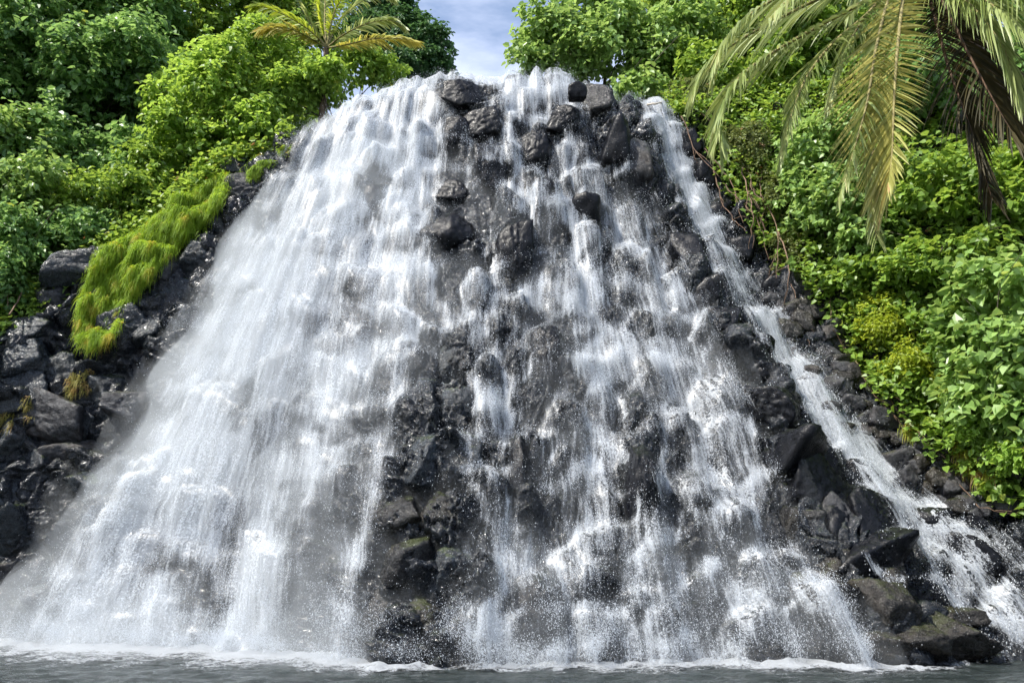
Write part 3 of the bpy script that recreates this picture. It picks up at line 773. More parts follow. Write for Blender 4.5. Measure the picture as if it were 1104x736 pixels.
def spray(name, cov, n, parent, lo, hi, spread, power=1.0, extra=np.ones(1)):
    w = np.clip(cov, 0, 1).reshape(-1) ** power * (PD[:, ::st][::st].reshape(-1) < 40)
    area = np.linalg.norm(np.cross(np.gradient(Pw, axis=1), np.gradient(Pw, axis=0)), axis=-1).reshape(-1)
    w = w * area * (Pw[..., 2].reshape(-1) > 0)
    # beads come in bursts
    burst = sstep(-0.25, 0.55, fbm(Pw * np.array([3.2, 3.2, 1.6]), 4)).reshape(-1)
    w = w * (0.03 + burst ** 1.7) * (0.35 + lipn.reshape(-1)) * extra.reshape(-1); w /= w.sum()
    idx = rng.choice(len(w), n, p=w)
    C = (Pw + Nw * film[..., None]).reshape(-1, 3)[idx] + rng.normal(size=(n, 3)) * 0.10
    C = C + Nw.reshape(-1, 3)[idx] * np.abs(rng.normal(size=(n, 1))) * spread
    r = lo + (hi - lo) * rng.random(n) ** 4
    k = C[:, 2] > 0.02
    V, F = beads(C[k], r[k], (1 + 1.6 * rng.random(n) ** 2)[k])
    return tag(mesh_np(name, V, F, M_DROP, parent, False), kind='stuff')

def mist(name, thick, parent):
    """a closed body of fine spray hugging the fall, thicker where more of it hangs"""
    s = 4
    P0 = (Pw + Nw * (film - 0.5)[..., None])[::s, ::s]; th = thick[::s, ::s]
    P1 = P0 + (Nw[::s, ::s] * [1, 1, 0.3] + np.array([0, -0.2, 0])) * ((0.10 + th) * sstep(5.0, 3.7, vw[::s, ::s]) * sstep(1.9, 4.5, uw[::s, ::s] + 0.5 * np.clip(2.2 - vw[::s, ::s], 0, 1.4)))[..., None]
    k = np.where(Pw[::s, ::s, 2].max(1) > -0.3)[0]; k = k[: np.searchsorted(vw[::s, 0][k], 5.4)]
    cidx = np.where((uw[0, ::s] > 1.5) & (uw[0, ::s] < 9.0))[0]
    P0, P1 = P0[k][:, cidx], P1[k][:, cidx]
    a, b = P0.shape[:2]
    V = np.concatenate([P0.reshape(-1, 3), P1.reshape(-1, 3)])
    G = grid_faces(b, a); o = a * b
    per = np.concatenate([np.arange(b), np.arange(1, a) * b + b - 1, (a - 1) * b + np.arange(b - 2, -1, -1), np.arange(a - 2, 0, -1) * b])
    nx = np.roll(per, -1)
    F = np.concatenate([G[:, ::-1], G + o, np.stack([per, nx, nx + o, per + o], -1)])
    return tag(mesh_np(name, V, F, M_MIST, parent, True), kind='stuff')

wf = thing('waterfall', 'broad white waterfall fanning down the black rock face into the pool', 'waterfall', (Pw[nv // 3, nu // 2] * [1, 1, 0]))
wf.location = (0, 21, 0)
def rel(o, root):
    o.matrix_parent_inverse = root.matrix_world.inverted() if False else o.matrix_parent_inverse
    import mathutils
    o.matrix_parent_inverse = mathutils.Matrix.Translation(-root.location)
    return o
rel(sheet('water_curtain', M_SHEET, covm, 0.06, wf, (0, 0)), wf)
rel(sheet('loose_veil', M_SHEET2, np.clip(covm * 1.05, 0, 1), 0.28, wf, (40, 13)), wf)
rel(sheet('soft_veil', M_SOFT, np.clip(covm * np.interp(pxw, [340, 500], [1.25, 0.8]), 0, 1), 0.16, wf, (70, 29)), wf)
rel(spray('spray_drops', covm + 0.02 * inside * fade, 270000, wf, 0.003, 0.0115, 0.2), wf)
rel(spray('splash_drops', (covm + 0.1 * inside) * np.exp(-np.clip(Pw[..., 2], 0, 9) / 0.45), 110000, wf, 0.003, 0.0095, 0.5), wf)
blur = covm.copy()
for _ in range(14):
    blur = smooth_u(blur, 2); b2 = blur.copy(); b2[1:-1] = 0.25 * blur[:-2] + 0.5 * blur[1:-1] + 0.25 * blur[2:]; blur = b2
wisp = np.clip(0.8 + 0.8 * fbm(Pw * [0.32, 0.32, 0.18] + 5, 2), 0.1, 2)
thick = 1.7 * np.clip(blur, 0, 1) ** 1.2 * np.interp(pxw, [150, 330, 520], [2.2, 1.7, 0.9]) + 0.6 * np.exp(-(Pw[..., 2] / 1.3) ** 2) * inside * np.interp(pxw, [250, 450], [2.2, 1.0])
thick = (thick * (1 - 0.7 * spine)) + 0.6 * np.exp(-(((pxw - 120) / 110) ** 2 + ((pyw - 430) / 150) ** 2))
thick = smooth_u(thick, 420) * wisp * (1 - 0.8 * smooth_u(spine, 30)) * np.interp(pxw, [430, 520], [1.0, 0.8])
rel(mist('mist', thick, wf), wf)

sd = thing('side_stream', 'narrow side stream sliding down the groove right of the dark rock ridge', 'waterfall', (8.5, 23, 0))
rel(sheet('water_curtain', M_SHEET, np.clip(covs * 1.05, 0, 1), 0.05, sd, (7, 3)), sd)
rel(sheet('loose_veil', M_SHEET2, covs, 0.15, sd, (3, 19)), sd)
rel(spray('spray_drops', covs, 22000, sd, 0.005, 0.016, 0.10), sd)

# foam where the fall meets the pool
row0 = np.argmin(np.abs(Pw[..., 2] + 0.0), axis=0)
shore = (Pw + Nw * film[..., None])[row0, np.arange(nu)]
sel = np.where((uw[0] > 3.0) & (uw[0] < 9.6))[0]
sh = smooth_u(shore[sel].T, 6).T
m = 40
wid = np.interp(uw[0, sel], [3, 4, 5, 5.6, 6.2, 6.6, 7.2, 8, 8.8, 9.6], [2.8, 4.6, 4.2, 2.2, 0.8, 1.2, 1.7, 1.8, 1.0, 0.2])
wid = wid * (1 + 0.5 * fbm(np.stack([sh[:, 0] * 0.8, sh[:, 0] * 0, sh[:, 0] * 0], -1), 3))
wid = wid * 1.7
kk = np.linspace(-0.2, 1, m)
FV = sh[None] + np.array([0, -1.0, 0]) * (kk[:, None] * wid[None])[..., None]
FV[..., 2] = 0.035 + (0.07 * np.exp(-((kk[:, None] * wid[None]) / 0.5) ** 2) + 0.05) * np.clip(0.4 + fbm(FV * 2.2, 4), 0, 1.4)
fc = ((np.clip(1.1 - 1.9 * np.clip(kk, 0, 1), 0, 1) + 0.27 * sstep(0.2, 0.5, kk)) * sstep(1.0, 0.8, kk))[:, None] * np.interp(uw[0, sel], [3, 4, 5.8, 6.2, 6.5, 8.6, 9.6], [.8, 1, 1, .5, .9, .9, .3])[None]
foam = mesh_np('foam', FV.reshape(-1, 3), grid_faces(len(sel), m), M_FOAM, attrs={'cov': fc}, uv=FV.reshape(-1, 3)[:, :2])
tag(foam, 'white churned foam where the waterfall hits the pool', 'foam', kind='stuff')

# ------------------------------------------------------------------ foliage
def leaves(C, N, T, size, width, fold=0.22, droop=0.15):
    """folded six-point leaves: C base, N blade normal, T axis"""
    n = len(C)
    T = norm(T - (T * N).sum(-1, keepdims=True) * N); B = np.cross(N, T)
    sz = np.broadcast_to(size, (n,))[:, None]; wd = np.broadcast_to(width, (n,))[:, None] * sz
    def q(t, b, h): return C + T * sz * t + B * wd * b + N * sz * h
    V = np.stack([q(0, 0, 0), q(.22, .5, fold * .8), q(.62, .42, fold * .5), q(1, 0, -droop), q(.62, -.42, fold * .5), q(.22, -.5, fold * .8)], 1)
    b = np.arange(n)[:, None] * 6
    F = np.stack([b + [0, 1, 2, 3], b + [0, 3, 4, 5]], 1).reshape(-1, 4)
    return V.reshape(-1, 3), F

def lobe_leaves(c, rad, n, size, width, clump=11, seed=0, hang=0.3, gap=0.35, shell=0.55):
    """leaves of one crown lobe: twig tips spread over an uneven shell, a spray of leaves at each"""
    r_ = np.random.default_rng(seed)
    nt = max(4, n // clump)
    d = norm(r_.normal(size=(int(nt * 1.7), 3)))
    fac = 1 + 0.42 * fbm(d * 1.6 + seed * 1.7, 3) + 0.18 * fbm(d * 4.5 + seed, 2)
    keep = fbm(d * 2.6 + seed * 5.1, 3) > -gap
    d, fac = d[keep][:nt], fac[keep][:nt]
    depth = 1 - shell * r_.random(len(d)) ** 1.8
    tip = c + d * rad * (fac * depth)[:, None]
    m = clump
    C = np.repeat(tip, m, 0); D = np.repeat(d, m, 0)
    rs = size * 1.35
    C = C + norm(r_.normal(size=C.shape)) * (rs * r_.random((len(C), 1)) ** 0.6)
    N = norm(D * 0.55 + np.array([0, 0, 0.75]) + r_.normal(size=C.shape) * 0.42)
    T = norm(D * 0.6 + np.array([0, 0, -hang]) + r_.normal(size=C.shape) * 0.7)
    s = size * (0.6 + 0.7 * r_.random(len(C)))
    V, F = leaves(C, N, T, s, width)
    tone = np.clip(np.repeat(r_.random(len(tip)), m) * 0.5 + 0.5 * r_.random(len(C)), 0, 1)
    return V, F, np.repeat(tone, 6), tip

def branchy(name, base, targets, r0, mat, parent, seed=0, twigs=None):
    r_ = np.random.default_rng(seed)
    ctr = np.mean(targets, 0)
    fork = base + (ctr - base) * 0.45 + r_.normal(size=3) * 0.15
    parts = [tube(spline([base - [0, 0, .3], base + (fork - base) * .5 + r_.normal(size=3) * .12, fork], 8), np.linspace(r0, r0 * .7, 8), 8)]
    for tg in targets:
        mid = fork + (tg - fork) * .5 + r_.normal(size=3) * .25 + np.array([0, 0, .15])
        parts.append(tube(spline([fork, mid, tg], 8), np.linspace(r0 * .6, r0 * .12, 8), 6))
        for _ in range(3):
            e = tg + r_.normal(size=3) * 0.9
            parts.append(tube(spline([mid, (mid + e) / 2 + r_.normal(size=3) * .15, e], 5), np.linspace(r0 * .25, r0 * .06, 5), 5))
    V, F = join(parts)
    return mesh_np(name, V - np.array(parent.location), F, mat, parent)

def plant(name, label, cat, lobes, mat, size, width=0.75, dens=1.0, group=None, clump=11, seed=1, hang=0.3, gap=0.35, trunk='trunk', r0=0.16, crown='crown', shell=0.55):
    """tree or shrub from lobes given as (px, py, rx, ry, Y): foliage plus its trunk and limbs"""
    cs, Vs, Fs, As, o = [], [], [], [], 0
    for i, (x, y, rx, ry, Y) in enumerate(lobes):
        c = at(x, y, Y); s = scale_at(c)
        rad = np.array([rx * s, 0.5 * (rx + ry) * s, ry * s])
        area = 4 * math.pi * ((rad[0] * rad[1] * rad[2]) ** (2 / 3))
        n = int(dens * 2.6 * area / (size * size * width * 0.75))
        n = min(n, 26000)
        cs.append(c)
        rl = np.random.default_rng(seed * 100 + i)
        subs = [(c, rad * 0.88, int(n * 0.42))]
        ns_ = 9
        dd = norm(rl.normal(size=(ns_, 3)) + np.array([-.15, -.5, .25]))
        for d_ in dd:
            subs.append((c + d_ * rad * rl.uniform(.6, .9), rad * rl.uniform(.3, .5), int(n * 0.62 / ns_)))
        for q, (c_, r_2, n_) in enumerate(subs):
            V, F, a, tip = lobe_leaves(c_, r_2, n_, size, width, clump, seed * 1000 + i * 20 + q, hang, gap, shell)
            a = np.clip(a * 0.8 + 0.2 * rl.random(), 0, 1)
            Vs.append(V); Fs.append(F + o); As.append(a); o += len(V)
    low = min(cs, key=lambda c: c[2])
    foot = drop(np.array([np.mean([c[0] for c in cs]), np.mean([c[1] for c in cs]) + 0.6, low[2] + 1.0]))
    t_ = thing(name, label, cat, foot, group)
    V = np.concatenate(Vs)
    mesh_np(crown, V - foot, np.concatenate(Fs), mat, t_, False, {'rnd': np.concatenate(As)})
    branchy(trunk, foot, cs, r0, M_BARK, t_, seed)
    return t_

G1, G2 = 'trees and bushes on the left bank', 'bushes on the right bank'
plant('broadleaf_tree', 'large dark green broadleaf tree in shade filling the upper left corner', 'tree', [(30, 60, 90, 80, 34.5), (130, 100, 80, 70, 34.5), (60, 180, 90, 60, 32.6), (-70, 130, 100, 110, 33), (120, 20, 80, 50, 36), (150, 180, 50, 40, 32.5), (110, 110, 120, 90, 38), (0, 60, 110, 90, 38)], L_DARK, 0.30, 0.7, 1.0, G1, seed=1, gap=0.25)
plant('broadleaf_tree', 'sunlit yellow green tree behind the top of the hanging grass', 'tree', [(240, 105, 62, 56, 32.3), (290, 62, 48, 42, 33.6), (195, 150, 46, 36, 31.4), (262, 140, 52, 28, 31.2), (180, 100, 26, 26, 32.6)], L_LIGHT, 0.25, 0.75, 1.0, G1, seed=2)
plant('shrub', 'bright mid green bush at the left edge of the photo below the dark tree', 'shrub', [(20, 150, 46, 34, 30.8), (45, 200, 50, 34, 30.2), (-20, 210, 50, 50, 30)], L_GLOSS, 0.27, 0.75, 0.8, G1, seed=3, r0=0.08, trunk='stem')
plant('shrub', 'dark low bush on the left bank above the bare rocks', 'shrub', [(30, 265, 60, 40, 29.3), (95, 250, 44, 26, 29.7), (10, 310, 46, 34, 28.6), (-40, 300, 50, 60, 28.2)], L_DARK, 0.22, 0.7, 0.8, G1, seed=4, r0=0.08, trunk='stem')
plant('shrub', 'green bush with yellow flecks between the dark tree and the hanging grass', 'shrub', [(105, 212, 46, 26, 30.2), (155, 205, 40, 26, 30.4), (170, 175, 34, 22, 31)], L_MID, 0.22, 0.7, 0.9, G1, seed=5, r0=0.08, trunk='stem')
plant('broadleaf_tree', 'mid green tree at the top edge left of the small coconut palm', 'tree', [(215, 20, 60, 44, 38), (270, -5, 50, 40, 39), (160, -20, 60, 40, 39), (320, 5, 40, 36, 41), (220, 70, 90, 60, 40), (330, 50, 50, 40, 41)], L_MID, 0.28, 0.7, 0.8, G1, seed=6)
plant('shrub', 'yellow green bush under the small coconut palm at the left end of the crest', 'shrub', [(345, 92, 34, 22, 32.4), (385, 72, 32, 22, 33.6), (415, 76, 26, 16, 34), (352, 84, 26, 15, 31.4), (310, 105, 26, 26, 31.8)], L_LIGHT, 0.24, 0.7, 0.95, G1, seed=7, r0=0.08, trunk='stem')
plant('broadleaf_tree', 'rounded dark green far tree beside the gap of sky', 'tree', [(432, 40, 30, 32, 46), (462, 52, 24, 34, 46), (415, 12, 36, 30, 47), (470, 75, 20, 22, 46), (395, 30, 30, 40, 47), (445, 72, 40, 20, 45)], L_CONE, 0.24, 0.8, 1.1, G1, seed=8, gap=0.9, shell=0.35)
plant('broadleaf_tree', 'sunny glossy leaved tree right of the gap of sky above the crest', 'tree', [(605, 48, 52, 42, 33.8), (672, 58, 62, 46, 33.4), (572, 66, 26, 26, 33.4), (650, 8, 66, 36, 35.5), (725, 50, 56, 52, 33.4), (690, 100, 34, 20, 32)], L_GLOSS, 0.30, 0.72, 1.0, None, seed=9, gap=0.45)
plant('broadleaf_tree', 'darker tree behind the left fronds of the large coconut palm', 'tree', [(765, 95, 44, 46, 31.6), (800, 30, 60, 60, 33.8), (860, 60, 70, 70, 31.5), (740, 0, 50, 40, 36)], L_MID, 0.27, 0.72, 0.9, None, seed=10)
plant('vine_bush', 'bush smothered in light green round leaved vine below the palm', 'vine', [(885, 165, 46, 48, 27.2), (905, 220, 44, 44, 26.4), (862, 215, 30, 46, 27.4), (925, 265, 36, 26, 26)], L_GLOSS, 0.20, 0.95, 0.95, G2, seed=11, r0=0.07, trunk='stem')
plant('shrub', 'thin twiggy shrub with small dull leaves overhanging the upper side stream', 'shrub', [(805, 165, 26, 34, 28.8), (832, 220, 22, 34, 28.2), (850, 275, 24, 26, 27.6), (780, 150, 20, 18, 29.4), (745, 105, 30, 18, 30.6)], L_DULL, 0.13, 0.6, 0.5, G2, seed=12, r0=0.06, trunk='stem')
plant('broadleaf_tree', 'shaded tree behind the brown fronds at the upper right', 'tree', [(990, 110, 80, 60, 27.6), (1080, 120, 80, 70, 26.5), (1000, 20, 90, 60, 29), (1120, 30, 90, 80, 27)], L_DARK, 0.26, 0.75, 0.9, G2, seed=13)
plant('vine_bush', 'mid green bush below the brown fronds near the right edge', 'vine', [(1000, 205, 60, 40, 25.2), (1065, 225, 50, 44, 24.4), (1110, 190, 50, 50, 24.4), (965, 240, 30, 30, 25.6)], L_MID, 0.24, 0.9, 0.9, G2, seed=14, r0=0.07, trunk='stem')
plant('shrub', 'dark green shrub in the middle of the right bank under the palm tip', 'shrub', [(985, 290, 54, 36, 25), (925, 305, 36, 24, 26), (1045, 280, 40, 30, 24.4)], L_MID, 0.22, 0.9, 0.9, G2, seed=15, r0=0.07, trunk='stem')
plant('fern_bush', 'bright yellow green feathery bush at the lower edge of the right bank', 'shrub', [(955, 352, 34, 26, 25.2), (985, 390, 36, 30, 24.6), (1015, 420, 24, 26, 24.2), (940, 325, 20, 18, 25.8)], L_YEL, 0.13, 0.55, 0.9, G2, seed=16, r0=0.05, trunk='stem')
plant('shrub', 'big leaved bright green shrub at the right edge of the photo', 'shrub', [(1075, 310, 44, 36, 22), (1100, 370, 50, 46, 21.5), (1045, 360, 36, 34, 23), (1060, 425, 46, 36, 22.3), (1105, 450, 40, 40, 21.6)], L_GLOSS, 0.30, 0.85, 0.85, G2, seed=17, r0=0.07, trunk='stem')
plant('shrub', 'small leafy shrub over the pale boulders at the right edge', 'shrub', [(1095, 490, 30, 22, 21.6), (1050, 470, 26, 16, 22.6)], L_LIGHT, 0.17, 0.6, 0.8, G2, seed=18, r0=0.04, trunk='stem')

# undergrowth that covers the earth of both banks
def undergrowth(sel, n, mat, size, label, seed):
    r_ = np.random.default_rng(seed)
    idx = np.where(sel.reshape(-1))[0]
    area = np.linalg.norm(np.cross(np.gradient(PB, axis=1), np.gradient(PB, axis=0)), axis=-1).reshape(-1)[idx]
    idx = r_.choice(idx, n // 6, p=area / area.sum())
    tip = PR.reshape(-1, 3)[idx] + NB.reshape(-1, 3)[idx] * (0.1 + 0.7 * r_.random((len(idx), 1))) * (0.6 + 0.7 * fbm(PR.reshape(-1, 3)[idx] * 0.7, 3))[:, None]
    C = np.repeat(tip, 6, 0) + r_.normal(size=(len(idx) * 6, 3)) * size * 0.7
    D = np.repeat(NB.reshape(-1, 3)[idx], 6, 0)
    N = norm(D * .5 + [0, 0, .7] + r_.normal(size=C.shape) * .45); T = norm(D * .5 + [0, 0, -.4] + r_.normal(size=C.shape) * .7)
    V, F = leaves(C, N, T, size * (.6 + .7 * r_.random(len(C))), 0.8)
    o = mesh_np('undergrowth', V, F, mat, None, False, {'rnd': np.repeat(np.clip(np.repeat(r_.random(len(idx)), 6) * .5 + .5 * r_.random(len(C)), 0, 1), 6)})
    return tag(o, label, 'undergrowth', kind='stuff')
vz = (veg > 0.5) & (PD < 48) & (px > -250) & (px < 1350)
undergrowth(vz & (ucol < 5), 60000, L_MID, 0.24, 'leafy undergrowth covering the left bank', 1)
undergrowth(vz & (ucol > 8), 75000, L_MID, 0.22, 'green leafy undergrowth covering the right bank', 2)

# hanging grass: blades draped over the rock
def grass_mat(name, label, poly, n, length, mat, seed, lift=0.25, group=None):
    r_ = np.random.default_rng(seed)
    poly = np.array(poly, float)
    lo, hi = poly.min(0), poly.max(0)
    q = r_.random((n * 4, 2)) * (hi - lo) + lo
    ins = np.zeros(len(q), bool); j = len(poly) - 1
    for i in range(len(poly)):
        c = ((poly[i, 1] > q[:, 1]) != (poly[j, 1] > q[:, 1])) & (q[:, 0] < (poly[j, 0] - poly[i, 0]) * (q[:, 1] - poly[i, 1]) / (poly[j, 1] - poly[i, 1] + 1e-9) + poly[i, 0])
        ins ^= c; j = i
    q = q + rng.normal(size=q.shape) * 3
    q = q[ins][:n]
    if n > 1500: q = q[fbm(np.stack([q[:, 0] / 14, q[:, 1] / 14, 0 * q[:, 0] + seed], -1), 3) > -0.75]
    # coarse table of the rock under the patch
    C = np.array([hit(x, y) for x, y in q])
    if n < 800:
        ok = np.linalg.norm(C - np.median(C, 0), axis=1) < 0.42; C, q = C[ok], q[ok]
    out = norm(CAMP - C) * np.array([1, 1, 0.2])
    clump = fbm(C * 2.2 + seed, 3)
    C = C + out * (0.05 + lift * np.clip(0.7 + 0.35 * clump, 0.3, 1.1) * r_.random(len(C)) ** .7)[:, None]
    m = 5
    L = length * (0.6 + 0.8 * r_.random(len(C))); az = norm(out + r_.normal(size=C.shape) * .85 + [0, 0, .4])
    Vs = np.zeros((len(C), m, 2, 3)); side = norm(np.cross(az, r_.normal(size=C.shape)))
    for k in range(m):
        t = k / (m - 1)
        c = C + az * (L * .8 * (t - .4 * t * t))[:, None] + np.array([-0.12, 0, -1.0]) * (L * .75 * t ** 1.9)[:, None]
        w = (0.014 * (1 - .85 * t))
        Vs[:, k, 0] = c - side * w; Vs[:, k, 1] = c + side * w
    b = np.arange(len(C))[:, None] * (2 * m) + 2 * np.arange(m - 1)[None]
    F = np.stack([b, b + 1, b + 3, b + 2], -1).reshape(-1, 4)
    root = C.mean(0)
    rn = np.clip(.35 + .5 * clump + .3 * r_.random(len(C)) + 0.25 * sstep(280, 380, q[:, 1]), 0, 1)
    o = mesh_np(name, Vs.reshape(-1, 3) - root, F, mat, None, True, {'rnd': np.repeat(rn, 2 * m)})
    o.location = tuple(root)
    return tag(o, label, 'grass', group)
grass_mat('hanging_grass', 'thick bright yellow green grass mat draped down the rocks left of the fall', [(188, 195), (215, 186), (245, 190), (240, 215), (222, 240), (195, 262), (168, 290), (140, 325), (120, 362), (100, 375), (85, 370), (86, 335), (95, 300), (112, 265), (138, 235), (165, 212)], 52000, 0.38, L_GRASS, 1, 0.6)
grass_mat('moss_tuft', 'small bright moss tuft draped over the stone near the left top of the fall', [(268, 178), (290, 163), (312, 158), (305, 168), (285, 178), (276, 192), (266, 194)], 3500, 0.22, L_GRASS, 2, 0.15)
grass_mat('moss_tuft', 'tiny moss tuft right beside the top of the hanging grass', [(238, 186), (256, 184), (266, 194), (245, 192)], 900, 0.18, L_GRASS, 3, 0.1)
for i, (poly, lb) in enumerate([([(104, 350), (118, 345), (118, 378), (106, 392)], 'yellowing grass tuft hanging at the tip of the large grass mat'), ([(26, 425), (40, 418), (38, 450), (24, 470)], 'long yellowish tuft hanging from the left edge rocks'),
     ([(76, 405), (84, 402), (81, 424), (74, 426)], 'thin dangling yellow tuft under the flat topped boulder'), ([(0, 450), (12, 445), (14, 465), (0, 470)], 'small green tuft cut by the left edge of the photo'), ([(90, 395), (104, 385), (98, 425), (86, 435)], 'brownish trailing tuft right of the thin dangling one')]):
    grass_mat('grass_tuft', lb, poly, 380, 0.28, L_TUFT, 10 + i, 0.12, 'yellow tufts on the left rocks')
for i, (poly, lb) in enumerate([([(636, 104), (652, 102), (656, 122), (642, 126)], 'yellow moss cushion on the dark crest boulder'), ([(846, 512), (854, 510), (856, 524), (848, 528)], 'bright moss speck on the upper right ridge'), ([(890, 526), (902, 530), (900, 542), (890, 538)], 'bright moss speck on the middle of the right ridge'), ([(928, 546), (940, 548), (938, 562), (928, 560)], 'bright moss speck low on the right ridge')]):
    grass_mat('moss_cushion', lb, poly, 260, 0.07, L_GRASS, 30 + i, 0.06, 'moss on dark rocks')
for i, (x, y) in enumerate([(1045, 500), (1060, 515), (1075, 508), (1062, 480), (1040, 485), (930, 400), (985, 465)]):
    grass_mat('grass_tuft', 'reedy yellow green tuft at the rubble edge of the right bank', [(x - 10, y - 8), (x + 10, y - 8), (x + 10, y + 6), (x - 10, y + 6)], 350, 0.35, L_YEL, 50 + i, 0.2, 'tufts on the right bank')

# ------------------------------------------------------------------ palms
def frond(name, P, mat, rmat, parent, L=0.85, n=70, droop=0.5, seed=0, wid=0.045, label=None, ragged=0.0, side_bias=(1, 1), start=0.12):
    r_ = np.random.default_rng(seed)
    P = spline(P, 40); T = norm(np.gradient(P, axis=0)); loc = np.array(parent.location)
    V0, F0 = tube(P, np.linspace(0.045, 0.008, 40), 6)
    Vs, o = [], 0
    m = 6
    rows, rn = [], []
    for k in range(n):
        f = start + (1 - start) * (k + r_.random() * .6) / n
        i = min(int(f * 39), 38); a = f * 39 - i
        p = P[i] * (1 - a) + P[i + 1] * a; t = T[i]
        up = np.array([0, 0, 1.0]); s = np.cross(t, up)
        s = s / max(np.linalg.norm(s), 1e-3) if np.linalg.norm(s) > .05 else RT
        prof = min(1, .35 + 2.2 * (f - start)) * (1 - .62 * max(0, f - .45) / .55)
        for sg in (0, 1):
            if r_.random() < ragged: continue
            sd_ = s * (1 if sg else -1)
            l = L * prof * (0.85 + .3 * r_.random()) * side_bias[sg]
            d = norm(sd_ * (1.0 - .35 * f) + t * (.55 + .7 * f) + up * .12 + r_.normal(size=3) * .07)
            nn = norm(np.cross(d, np.cross(t, d)) + r_.normal(size=3) * .25)
            bb = norm(np.cross(d, nn))
            dr = droop * (0.7 + .6 * r_.random())
            row = []
            for q in range(m):
                h = q / (m - 1)
                c = p + d * l * h * (1 - .25 * dr * h) + np.array([0, 0, -1]) * l * dr * h ** 2
                w = wid * .5 * (min(1, .4 + 4 * h)) * (1 - h ** 2.2 * .95)
                row.append((c - bb * w, c + bb * w))
            rows.append(row); rn.append(r_.random() * .6 + .35 * (f > .8) * r_.random() + .1)
    A = np.array(rows)                      # (k, m, 2, 3)
    kN = len(A)
    b = np.arange(kN)[:, None] * (2 * m) + 2 * np.arange(m - 1)[None]
    F = np.stack([b, b + 1, b + 3, b + 2], -1).reshape(-1, 4)
    fo = mesh_np(name, A.reshape(-1, 3) - loc, F, mat, parent, True, {'rnd': np.repeat(np.clip(rn, 0, 1), 2 * m)})
    if label: fo['label'] = label
    st_ = mesh_np('frond_stalk', V0 - loc, F0, rmat, fo)
    return fo

pc = at(985, -55, 14.2)
pfoot = np.array([12.5, 15.5, 3.2])
palm = thing('coconut_palm', 'large coconut palm leaning in at the upper right with green, golden and brown fronds', 'palm tree', pfoot)
Vt, Ft = tube(spline([pfoot - [0, 0, 1.0], pfoot + [-.3, 0, 2.5], (pfoot + pc) / 2 + [.8, 0, -.2], pc], 30), np.linspace(.24, .14, 30) + .012 * np.sin(np.arange(30) * 2.4), 12)
mesh_np('trunk', Vt - pfoot, Ft, M_PBARK, palm)
def PL(*pts): return [at(*q) for q in pts]
frond('frond', [pc] + PL((930, -22, 13.7), (868, 6, 13.2), (795, 45, 12.9), (762, 72, 12.8), (748, 100, 12.8)), L_PALM, M_RACHIS, palm, 1.05, 90, .38, 1, wid=.055)
frond('frond', [pc] + PL((940, -5, 13.4), (880, 30, 12.7), (825, 62, 12.3), (792, 90, 12.1), (776, 128, 12.1), (778, 155, 12.1)), L_PALM, M_RACHIS, palm, 1.05, 95, .38, 2, wid=.055)
frond('frond', [pc] + PL((945, 5, 13.6), (900, 45, 13.0), (872, 80, 12.8), (855, 120, 12.7), (843, 168, 12.7)), L_PALM, M_RACHIS, palm, .85, 80, .36, 3, wid=.05)
frond('frond', [pc] + PL((960, -5, 13.4), (945, 50, 12.8), (935, 110, 12.5), (920, 165, 12.4), (905, 215, 12.4)), L_PALM, M_RACHIS, palm, .75, 80, .45, 4, wid=.05, side_bias=(1, .7))
frond('frond', [pc] + PL((975, -10, 13.2), (968, 50, 12.5), (964, 110, 12.2), (962, 165, 12.1), (958, 205, 12.1)), L_PGOLD, M_RACHIS, palm, 1.5, 120, .14, 5, wid=.055, label='golden dying frond', side_bias=(.6, 1.15))
frond('frond', [pc] + PL((965, 0, 13.6), (950, 80, 13.2), (942, 150, 13.1), (940, 215, 13.1), (945, 258, 13.1)), L_PALM, M_RACHIS, palm, .65, 80, .5, 6, ragged=.1, wid=.05)
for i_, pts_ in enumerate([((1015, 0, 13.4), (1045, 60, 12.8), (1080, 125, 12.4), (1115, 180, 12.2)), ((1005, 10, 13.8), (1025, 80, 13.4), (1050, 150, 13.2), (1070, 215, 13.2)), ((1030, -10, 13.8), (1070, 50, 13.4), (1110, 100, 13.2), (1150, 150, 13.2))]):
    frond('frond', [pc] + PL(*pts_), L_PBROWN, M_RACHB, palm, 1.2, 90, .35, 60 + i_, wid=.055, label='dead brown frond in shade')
frond('frond', [pc] + PL((930, -40, 13.5), (880, -22, 12.9), (820, 8, 12.5), (785, 40, 12.3), (770, 75, 12.3)), L_PALM, M_RACHIS, palm, 1.0, 90, .38, 21, wid=.055)
frond('frond', [pc] + PL((955, -10, 13.8), (925, 30, 13.6), (905, 70, 13.6), (893, 115, 13.6)), L_PALM, M_RACHIS, palm, .8, 80, .45, 22, wid=.05)
frond('frond', [pc] + PL((1000, -20, 13.2), (1040, 0, 12.5), (1080, 50, 12.1), (1100, 110, 12.0)), L_PALM, M_RACHIS, palm, 1.0, 80, .6, 23, wid=.05)
frond('frond', [pc] + PL((1020, -25, 13.0), (1055, -5, 12.2), (1095, 30, 11.8), (1125, 80, 11.8)), L_PALM, M_RACHIS, palm, 1.1, 80, .6, 24, wid=.055)
frond('frond', [pc] + PL((1010, -30, 14.2), (1035, 0, 14.6), (1055, 50, 14.8), (1066, 100, 14.8)), L_PALM, M_RACHIS, palm, 1.0, 80, .5, 25, wid=.05)
frond('frond', [pc] + PL((1040, -40, 13.6), (1100, -10, 13.0), (1160, 60, 12.6), (1190, 130, 12.4)), L_PALM, M_RACHIS, palm, 1.1, 80, .7, 9, wid=.055)
frond('frond', [pc] + PL((1030, -70, 13.2), (1070, -40, 12.2), (1120, 0, 11.4), (1160, 60, 11.0)), L_PALM, M_RACHIS, palm, 1.15, 80, .7, 10, wid=.055)
